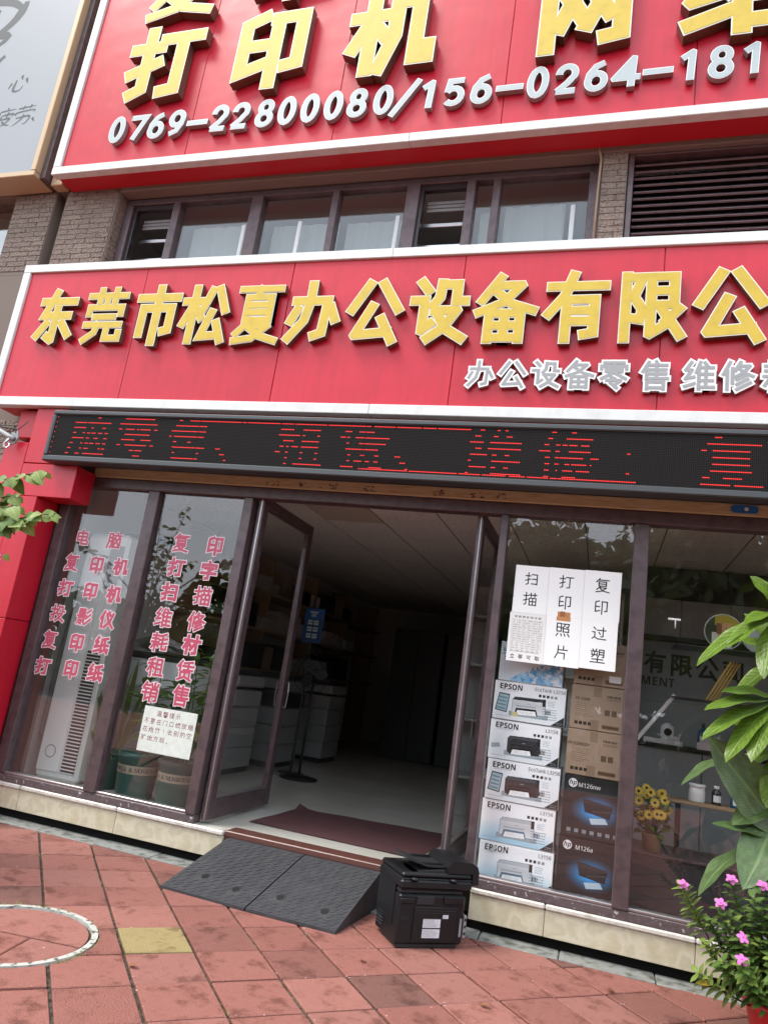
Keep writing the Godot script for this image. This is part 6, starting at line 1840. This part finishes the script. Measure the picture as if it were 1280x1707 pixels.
# ---------------------------------------------------------------- plants
func potted_periwinkle():
	var at = Vector3(0.87, 0.0, 0.86)
	var t = thing("periwinkle_plant", "pink flowering periwinkle in a red pot at the right edge", "potted plant", at)
	var st = S(true)
	lathe(st, at, [Vector2(0.0, 0.0), Vector2(0.145, 0.0), Vector2(0.15, 0.01), Vector2(0.192, 0.225), Vector2(0.205, 0.23), Vector2(0.207, 0.262), Vector2(0.195, 0.266), Vector2(0.185, 0.25), Vector2(0.18, 0.22), Vector2(0.0, 0.22)], 40)
	part("pot", st, M.pot_red, t)
	st = S()
	prism(st, ring_poly(Vector2.ZERO, 0.179, 30), Transform3D(Basis(Vector3.RIGHT, PI / 2), at + Vector3(0, 0.226, 0)), -0.003, 0.003)
	part("soil", st, M.soil, t)
	var tips = [Vector3(0.405, 0.635, 0.90), Vector3(0.55, 0.605, 0.98), Vector3(0.61, 0.69, 0.86), Vector3(0.72, 0.70, 0.92), Vector3(0.63, 0.50, 1.02), Vector3(0.62, 0.43, 1.08), Vector3(0.50, 0.44, 0.95), Vector3(0.47, 0.33, 1.0), Vector3(0.83, 0.66, 0.95), Vector3(0.95, 0.62, 0.90), Vector3(0.78, 0.52, 1.06), Vector3(1.05, 0.55, 0.95), Vector3(0.90, 0.45, 1.08), Vector3(0.70, 0.60, 0.95), Vector3(0.74, 0.40, 1.08), Vector3(0.80, 0.72, 0.82), Vector3(0.66, 0.58, 0.90), Vector3(0.58, 0.50, 0.88), Vector3(0.70, 0.50, 1.0), Vector3(0.76, 0.62, 1.0), Vector3(0.56, 0.40, 1.02), Vector3(0.66, 0.36, 1.06), Vector3(0.60, 0.56, 0.96), Vector3(0.68, 0.66, 0.98), Vector3(0.74, 0.46, 1.06), Vector3(0.52, 0.52, 0.92), Vector3(0.82, 0.60, 1.02)]
	var blooms = [0, 1, 2, 3, 4, 5, 8, 10, 11]
	for i in tips.size():
		var tip = tips[i]
		var root = at + Vector3((tip.x - at.x) * 0.32, 0.22, (tip.z - at.z) * 0.45)
		var mid = root.lerp(tip, 0.5) + Vector3((tip.x - at.x) * 0.10, -0.01, 0.01)
		var pts = []
		for k in 9:
			var s = k / 8.0
			pts.append(root.lerp(mid, s).lerp(mid.lerp(tip, s), s))
		st = S(true)
		var rad = []
		for k in 9: rad.append(lerpf(0.0042, 0.0020, k / 8.0))
		tube(st, pts, rad, 6)
		var stem = part("stem", st, M.stem_brown, t)
		st = S(true)
		var young = S(true)
		var n = int(clampf((tip - root).length() / 0.021, 7, 20))
		for k in n:
			var s = lerpf(0.34 if i > 0 else 0.62, 1.0, float(k) / (n - 1))
			var p = root.lerp(mid, s).lerp(mid.lerp(tip, s), s)
			var axis = (mid.lerp(tip, s) - root.lerp(mid, s)).normalized()
			var a = k * 1.571 + rng.randf_range(-0.3, 0.3)
			var u = axis.cross(Vector3(0.2, 0.1, 1)).normalized()
			var out = u * cos(a) + axis.cross(u) * sin(a)
			for e in [-1.0, 1.0]:
				var d = out * e + axis * rng.randf_range(0.25, 0.75)
				var nrm = (axis - d.normalized() * axis.dot(d.normalized())) + Vector3(0, 0.4, 0.1)
				leaf(young if (i in [0, 6, 7] or rng.randf() < 0.12) else st, p, d, nrm, rng.randf_range(0.052, 0.078) * (1.0 - 0.25 * float(k) / n), rng.randf_range(0.024, 0.033), 0.18, 6, 0.16)
		part("foliage", st, M.leaf_peri, stem)
		part("young_foliage", young, M.leaf_young, stem)
		if i in blooms:
			var d = Vector3(rng.randf_range(-0.3, 0.3), 0.75, 0.75).normalized()
			var u = d.cross(Vector3.RIGHT).normalized(); var v = d.cross(u)
			st = S(true)
			var c = tip + d * 0.018
			for p in 5:
				var a = TAU * p / 5.0 + i
				leaf(st, c, u * cos(a) + v * sin(a), d, 0.029, 0.0185, 0.10 + 0.1 * (p % 2), 5, 0.08, 2)
			var f = part("flower", st, M.petal_pink, stem)
			st = S(true)
			tube(st, [tip, c + d * 0.001], [0.0015, 0.0032], 6)
			part("flower_heart", st, M.petal_heart, f)
	# a yellowing leaf and a few small blue blooms above the pot
	st = S(true)
	leaf(st, Vector3(0.53, 0.30, 1.0), Vector3(-1, -0.05, 0.1), Vector3(0, 1, 0.5), 0.07, 0.03, 0.1, 6, 0.15)
	part("yellow_leaf", st, M.leaf_yellow, t)
	for k in 5:
		st = S()
		var c = Vector3(0.74 + 0.03 * k, 0.285 + 0.02 * (k % 2), 1.04)
		for p in 5:
			var a = TAU * p / 5.0
			leaf(st, c, Vector3(cos(a), sin(a), 0.2), Vector3(0, 0.2, 1), 0.013, 0.011, 0.1, 3, 0.05)
		part("blue_flower", st, M.petal_blue, t)

func big_leaf_plant():
	# glossy money tree and broad banana-like plant share the corner right of the frame
	var t = thing("money_tree", "glossy green palmate leaves reaching in at the right edge", "plant", Vector3(1.05, 0.0, 0.5))
	pot_under(t, Vector3(1.05, 0, 0.5), 0.19, 0.36)
	var st = S(true)
	tube(st, [Vector3(1.05, 0.3, 0.5), Vector3(1.06, 0.9, 0.5), Vector3(1.03, 1.5, 0.5), Vector3(1.02, 2.1, 0.5), Vector3(1.05, 2.5, 0.48)], [0.04, 0.034, 0.028, 0.02, 0.012], 10)
	part("trunk", st, M.bark, t)
	var fans = [
		[Vector3(0.86, 1.965, 0.55), [Vector3(0.694, 1.86, 0.68), Vector3(0.622, 1.735, 0.70), Vector3(0.505, 1.63, 0.68), Vector3(0.75, 1.63, 0.72), Vector3(0.72, 2.12, 0.62), Vector3(0.98, 1.75, 0.78), Vector3(0.80, 2.22, 0.66)]],
		[Vector3(0.862, 1.52, 0.56), [Vector3(0.535, 1.395, 0.68), Vector3(0.534, 1.265, 0.70), Vector3(0.625, 1.20, 0.72), Vector3(0.712, 1.225, 0.74), Vector3(0.60, 1.50, 0.64), Vector3(0.90, 1.22, 0.76)]],
		[Vector3(0.92, 1.30, 0.42), [Vector3(0.66, 1.36, 0.46), Vector3(0.68, 1.10, 0.52), Vector3(0.80, 1.02, 0.60), Vector3(0.98, 1.05, 0.66)]],
		[Vector3(0.93, 1.74, 0.40), [Vector3(0.68, 1.80, 0.44), Vector3(0.70, 1.52, 0.50), Vector3(0.84, 1.44, 0.58), Vector3(0.72, 1.94, 0.46)]],
		[Vector3(1.15, 1.75, 0.62), [Vector3(0.95, 1.6, 0.85), Vector3(1.1, 1.45, 0.9), Vector3(1.3, 1.5, 0.85), Vector3(1.42, 1.7, 0.75), Vector3(1.2, 1.95, 0.9)]],
		[Vector3(1.1, 2.35, 0.6), [Vector3(0.88, 2.25, 0.8), Vector3(1.0, 2.1, 0.9), Vector3(1.3, 2.15, 0.85), Vector3(1.35, 2.45, 0.7), Vector3(1.0, 2.6, 0.8)]]]
	for f in fans:
		st = S(true)
		tube(st, [Vector3(1.03, f[0].y - 0.05, 0.5), (f[0] + Vector3(1.03, f[0].y, 0.5)) / 2 + Vector3(0, 0.03, 0), f[0]], [0.008, 0.006, 0.005], 7)
		part("leaf_stalk", st, M.stem_green, t)
		for tip in f[1]:
			st = S(true)
			var d = tip - f[0]
			var nrm = Vector3(-0.35, 0.9, 0.45) if d.x < 0 else Vector3(0.3, 0.8, 0.5)
			leaf(st, f[0], d + Vector3(0, d.length() * 0.30, 0), nrm, d.length() * 1.10, 0.118, 0.22, 14, 0.22, 2, 0.10)
			part("leaf", st, M.leaf_glossy, t)
	var b = thing("broad_leaf_plant", "broad ribbed banana-like leaves below the glossy plant at right", "plant", Vector3(1.0, 0.0, 0.35))
	pot_under(b, Vector3(1.0, 0, 0.22), 0.17, 0.28)
	var blades = [[Vector3(0.915, 0.875, 0.45), Vector3(0.538, 1.285, 0.60), 0.24, Vector3(0.15, 0.25, 0.95), 0.04], [Vector3(0.86, 0.865, 0.45), Vector3(0.565, 0.89, 0.60), 0.11, Vector3(-0.1, 0.9, 0.45), 0.05], [Vector3(0.87, 0.95, 0.47), Vector3(0.695, 0.64, 0.66), 0.21, Vector3(-0.15, 0.3, 0.95), 0.06], [Vector3(0.735, 0.79, 0.46), Vector3(0.505, 0.56, 0.62), 0.12, Vector3(-0.6, 0.75, 0.35), 0.22], [Vector3(0.66, 1.215, 0.48), Vector3(0.415, 1.045, 0.58), 0.10, Vector3(-0.5, 0.85, 0.3), 0.2], [Vector3(0.90, 0.82, 0.47), Vector3(0.72, 0.62, 0.68), 0.11, Vector3(-0.2, 0.5, 0.85), 0.06], [Vector3(0.90, 1.06, 0.42), Vector3(0.66, 0.90, 0.56), 0.16, Vector3(-0.3, 0.6, 0.7), 0.06], [Vector3(0.95, 1.1, 0.42), Vector3(1.15, 1.5, 0.6), 0.2, Vector3(0.2, 0.2, 0.9), 0.05], [Vector3(1.0, 0.9, 0.42), Vector3(1.35, 1.0, 0.7), 0.2, Vector3(0.2, 0.8, 0.5), 0.2]]
	for e in blades:
		st = S(true)
		var root = Vector3(1.0, 0.26, 0.22)
		tube(st, [root, root.lerp(e[0], 0.55) + Vector3(0.03, 0.06, -0.02), e[0]], [0.014, 0.010, 0.007], 8)
		var stalk = part("leaf_stalk", st, M.stem_green, b)
		st = S(true)
		var d = e[1] - e[0]
		leaf(st, e[0], d + e[3].normalized() * d.length() * e[4], e[3], d.length() * 1.04, e[2], e[4], 16, 0.20, 0, 0.09)
		part("leaf", st, M.leaf_banana, stalk)

func pot_under(t, at, r, h):
	var st = S(true)
	lathe(st, at, [Vector2(0.0, 0.0), Vector2(r * 0.75, 0.0), Vector2(r, h * 0.95), Vector2(r * 1.06, h), Vector2(r * 0.95, h), Vector2(r * 0.92, h * 0.9), Vector2(0.0, h * 0.9)], 32)
	part("pot", st, M.pot_green, t)

func left_shrub():
	# leafy shrub standing left of the frame; its branches reach in and it is mirrored in the glass
	var t = thing("leafy_shrub", "light green leafy branches with pink blooms reaching in at the left edge", "shrub", Vector3(-4.35, 0.0, 1.55))
	var base = Vector3(-4.35, 0.0, 1.55)
	pot_under(t, base, 0.22, 0.34)
	var ends = [Vector3(-3.26, 2.275, 1.30), Vector3(-3.11, 2.02, 1.31), Vector3(-3.37, 1.50, 1.32), Vector3(-3.30, 1.06, 1.34), Vector3(-3.40, 1.75, 1.34), Vector3(-3.34, 1.98, 1.27), Vector3(-3.42, 2.12, 1.30), Vector3(-3.24, 1.97, 1.33), Vector3(-3.46, 1.98, 1.33), Vector3(-3.47, 2.07, 1.28), Vector3(-3.36, 2.04, 1.36), Vector3(-3.44, 1.58, 1.36), Vector3(-3.07, 0.66, 1.36)]
	for k in 34: ends.append(base + Vector3(rng.randf_range(-0.9, 0.62), rng.randf_range(1.1, 2.75), rng.randf_range(-0.45, 0.7)))
	var blooms = S(true)
	for i in ends.size():
		var e = ends[i]
		var root = base + Vector3(0.03 * cos(i), 0.3 + 0.03 * i, 0.03 * sin(i))
		if i < 13: root = base + Vector3(0.2, e.y - base.y - 0.50, -0.1)
		var mid = root.lerp(e, 0.55) + Vector3(0, 0.16, 0)
		var pts = []
		for k in 9:
			var s = k / 8.0
			pts.append(root.lerp(mid, s).lerp(mid.lerp(e, s), s))
		var rad = []
		for k in 9: rad.append(lerpf(0.010, 0.0022, k / 8.0))
		var st = S(true)
		tube(st, pts, rad, 6)
		var br = part("branch", st, M.stem_brown, t)
		st = S(true)
		var young = S(true)
		var n = 20 if i < 13 else 16
		for k in n:
			var s = lerpf(0.45, 1.0, float(k) / (n - 1))
			var p = root.lerp(mid, s).lerp(mid.lerp(e, s), s)
			var a = k * 2.4 + i
			var d = Vector3(cos(a), rng.randf_range(-0.75, 0.35), sin(a))
			var size = rng.randf_range(0.06, 0.10) * (0.55 if s > 0.95 else 1.0)
			var q = p + d.normalized() * 0.018
			var nrm = Vector3(rng.randf_range(-0.3, 0.3), 1, rng.randf_range(0.0, 0.9))
			if i < 13:
				d = Vector3(cos(a), rng.randf_range(-1.0, 0.1), sin(a) * 0.35)
				nrm = Vector3(rng.randf_range(-0.3, 0.5), rng.randf_range(0.2, 0.9), 1.0)
				size *= 1.2
			leaf(young if (rng.randf() < 0.35 or s > 0.9) else st, q, d, nrm, size, size * 0.74, 0.22, 6, 0.14, 1)
		part("foliage", st, M.leaf_shrub, br)
		part("young_foliage", young, M.leaf_young, br)
	for c in [Vector3(-3.415, 1.73, 1.36), Vector3(-3.42, 1.69, 1.34), Vector3(-3.28, 1.10, 1.36), Vector3(-3.26, 1.05, 1.36), Vector3(-3.24, 1.0, 1.37), Vector3(-3.40, 1.70, 1.37), Vector3(-3.08, 0.69, 1.38), Vector3(-3.05, 0.62, 1.38)]:
		var st = S(true)
		for p in 5:
			var a = TAU * p / 5.0
			leaf(st, c, Vector3(cos(a), 0.5, sin(a)), Vector3(cos(a), 1.0, 0.4), 0.035, 0.026, 0.1, 4, 0.1)
		part("bloom", st, M.petal_pink, t)

# ---------------------------------------------------------------- what the glass mirrors: street trees and hedge behind the camera
func across_the_street():
	var spots = [[-1.8, 15.0, 6.6, 2.3], [2.2, 13.5, 7.2, 2.5], [6.0, 15.5, 7.4, 2.8], [10.5, 14.5, 7.0, 2.6], [15.5, 16.0, 7.5, 2.9], [-6.5, 24.0, 5.0, 2.2], [-14.0, 27.0, 4.8, 2.4], [0.2, 20.5, 7.4, 2.9], [4.6, 21.0, 7.8, 3.0], [9.0, 20.0, 7.6, 3.0]]
	for i in spots.size():
		var s = spots[i]
		var t = thing("street_tree", "round crowned street tree across the road, %s" % ["third from the left", "fourth from the left", "fifth from the left", "sixth from the left", "rightmost", "second from the left", "leftmost", "leftmost of the rear row", "middle of the rear row", "rightmost of the rear row"][i], "tree", Vector3(s[0], -0.1, s[1]), "street trees")
		var tr = S(true)
		var b = Vector3(s[0], -0.12, s[1])
		tube(tr, [b, b + Vector3(0.05, s[2] * 0.3, 0), b + Vector3(-0.05, s[2] * 0.6, 0.1), b + Vector3(0.1, s[2] * 0.85, 0)], [0.17, 0.13, 0.09, 0.04], 9)
		for k in 5:
			var a = k * 1.3
			tube(tr, [b + Vector3(0, s[2] * (0.35 + 0.06 * k), 0), b + Vector3(cos(a) * s[3] * 0.6, s[2] * (0.55 + 0.06 * k), sin(a) * s[3] * 0.6)], [0.07, 0.02], 7)
		part("trunk", tr, M.bark, t)
		var cr = S()
		for k in 5600:
			var v = Vector3(rng.randfn(), rng.randfn(), rng.randfn()).normalized() * pow(rng.randf(), 0.42)
			var lump = 1.0 + 0.22 * sin(v.x * 5.0 + i) * cos(v.z * 4.0 + v.y * 3.0)
			var p = b + Vector3(v.x * s[3], v.y * s[2] * 0.38, v.z * s[3]) * lump + Vector3(0, s[2] * 0.58, 0)
			foliage_quad(cr, p, rng.randf_range(0.10, 0.26))
		part("crown", cr, M.leaf_tree, t)
	var hs = S()
	for k in 13000:
		foliage_quad(hs, Vector3(rng.randf_range(-34, 28), rng.randf_range(-0.1, 2.5) + 0.2 * sin(k * 0.01), 12.0 + rng.randf_range(-0.7, 0.7)), rng.randf_range(0.15, 0.3))
	var hedge = part("hedge", hs, M.leaf_tree)
	tag(hedge, "long green hedge on the far side of the road", "hedge")
	hedge.set_meta("kind", "stuff")

func foliage_quad(st, p, size):
	var d = Vector3(rng.randf_range(-1, 1), rng.randf_range(-1, 1), rng.randf_range(-1, 1)).normalized()
	var e = d.cross(Vector3(rng.randf_range(-1, 1), rng.randf_range(-1, 1), rng.randf_range(-1, 1))).normalized() * 0.55
	quad(st, p - d * size, p + e * size, p + d * size, p - e * size)
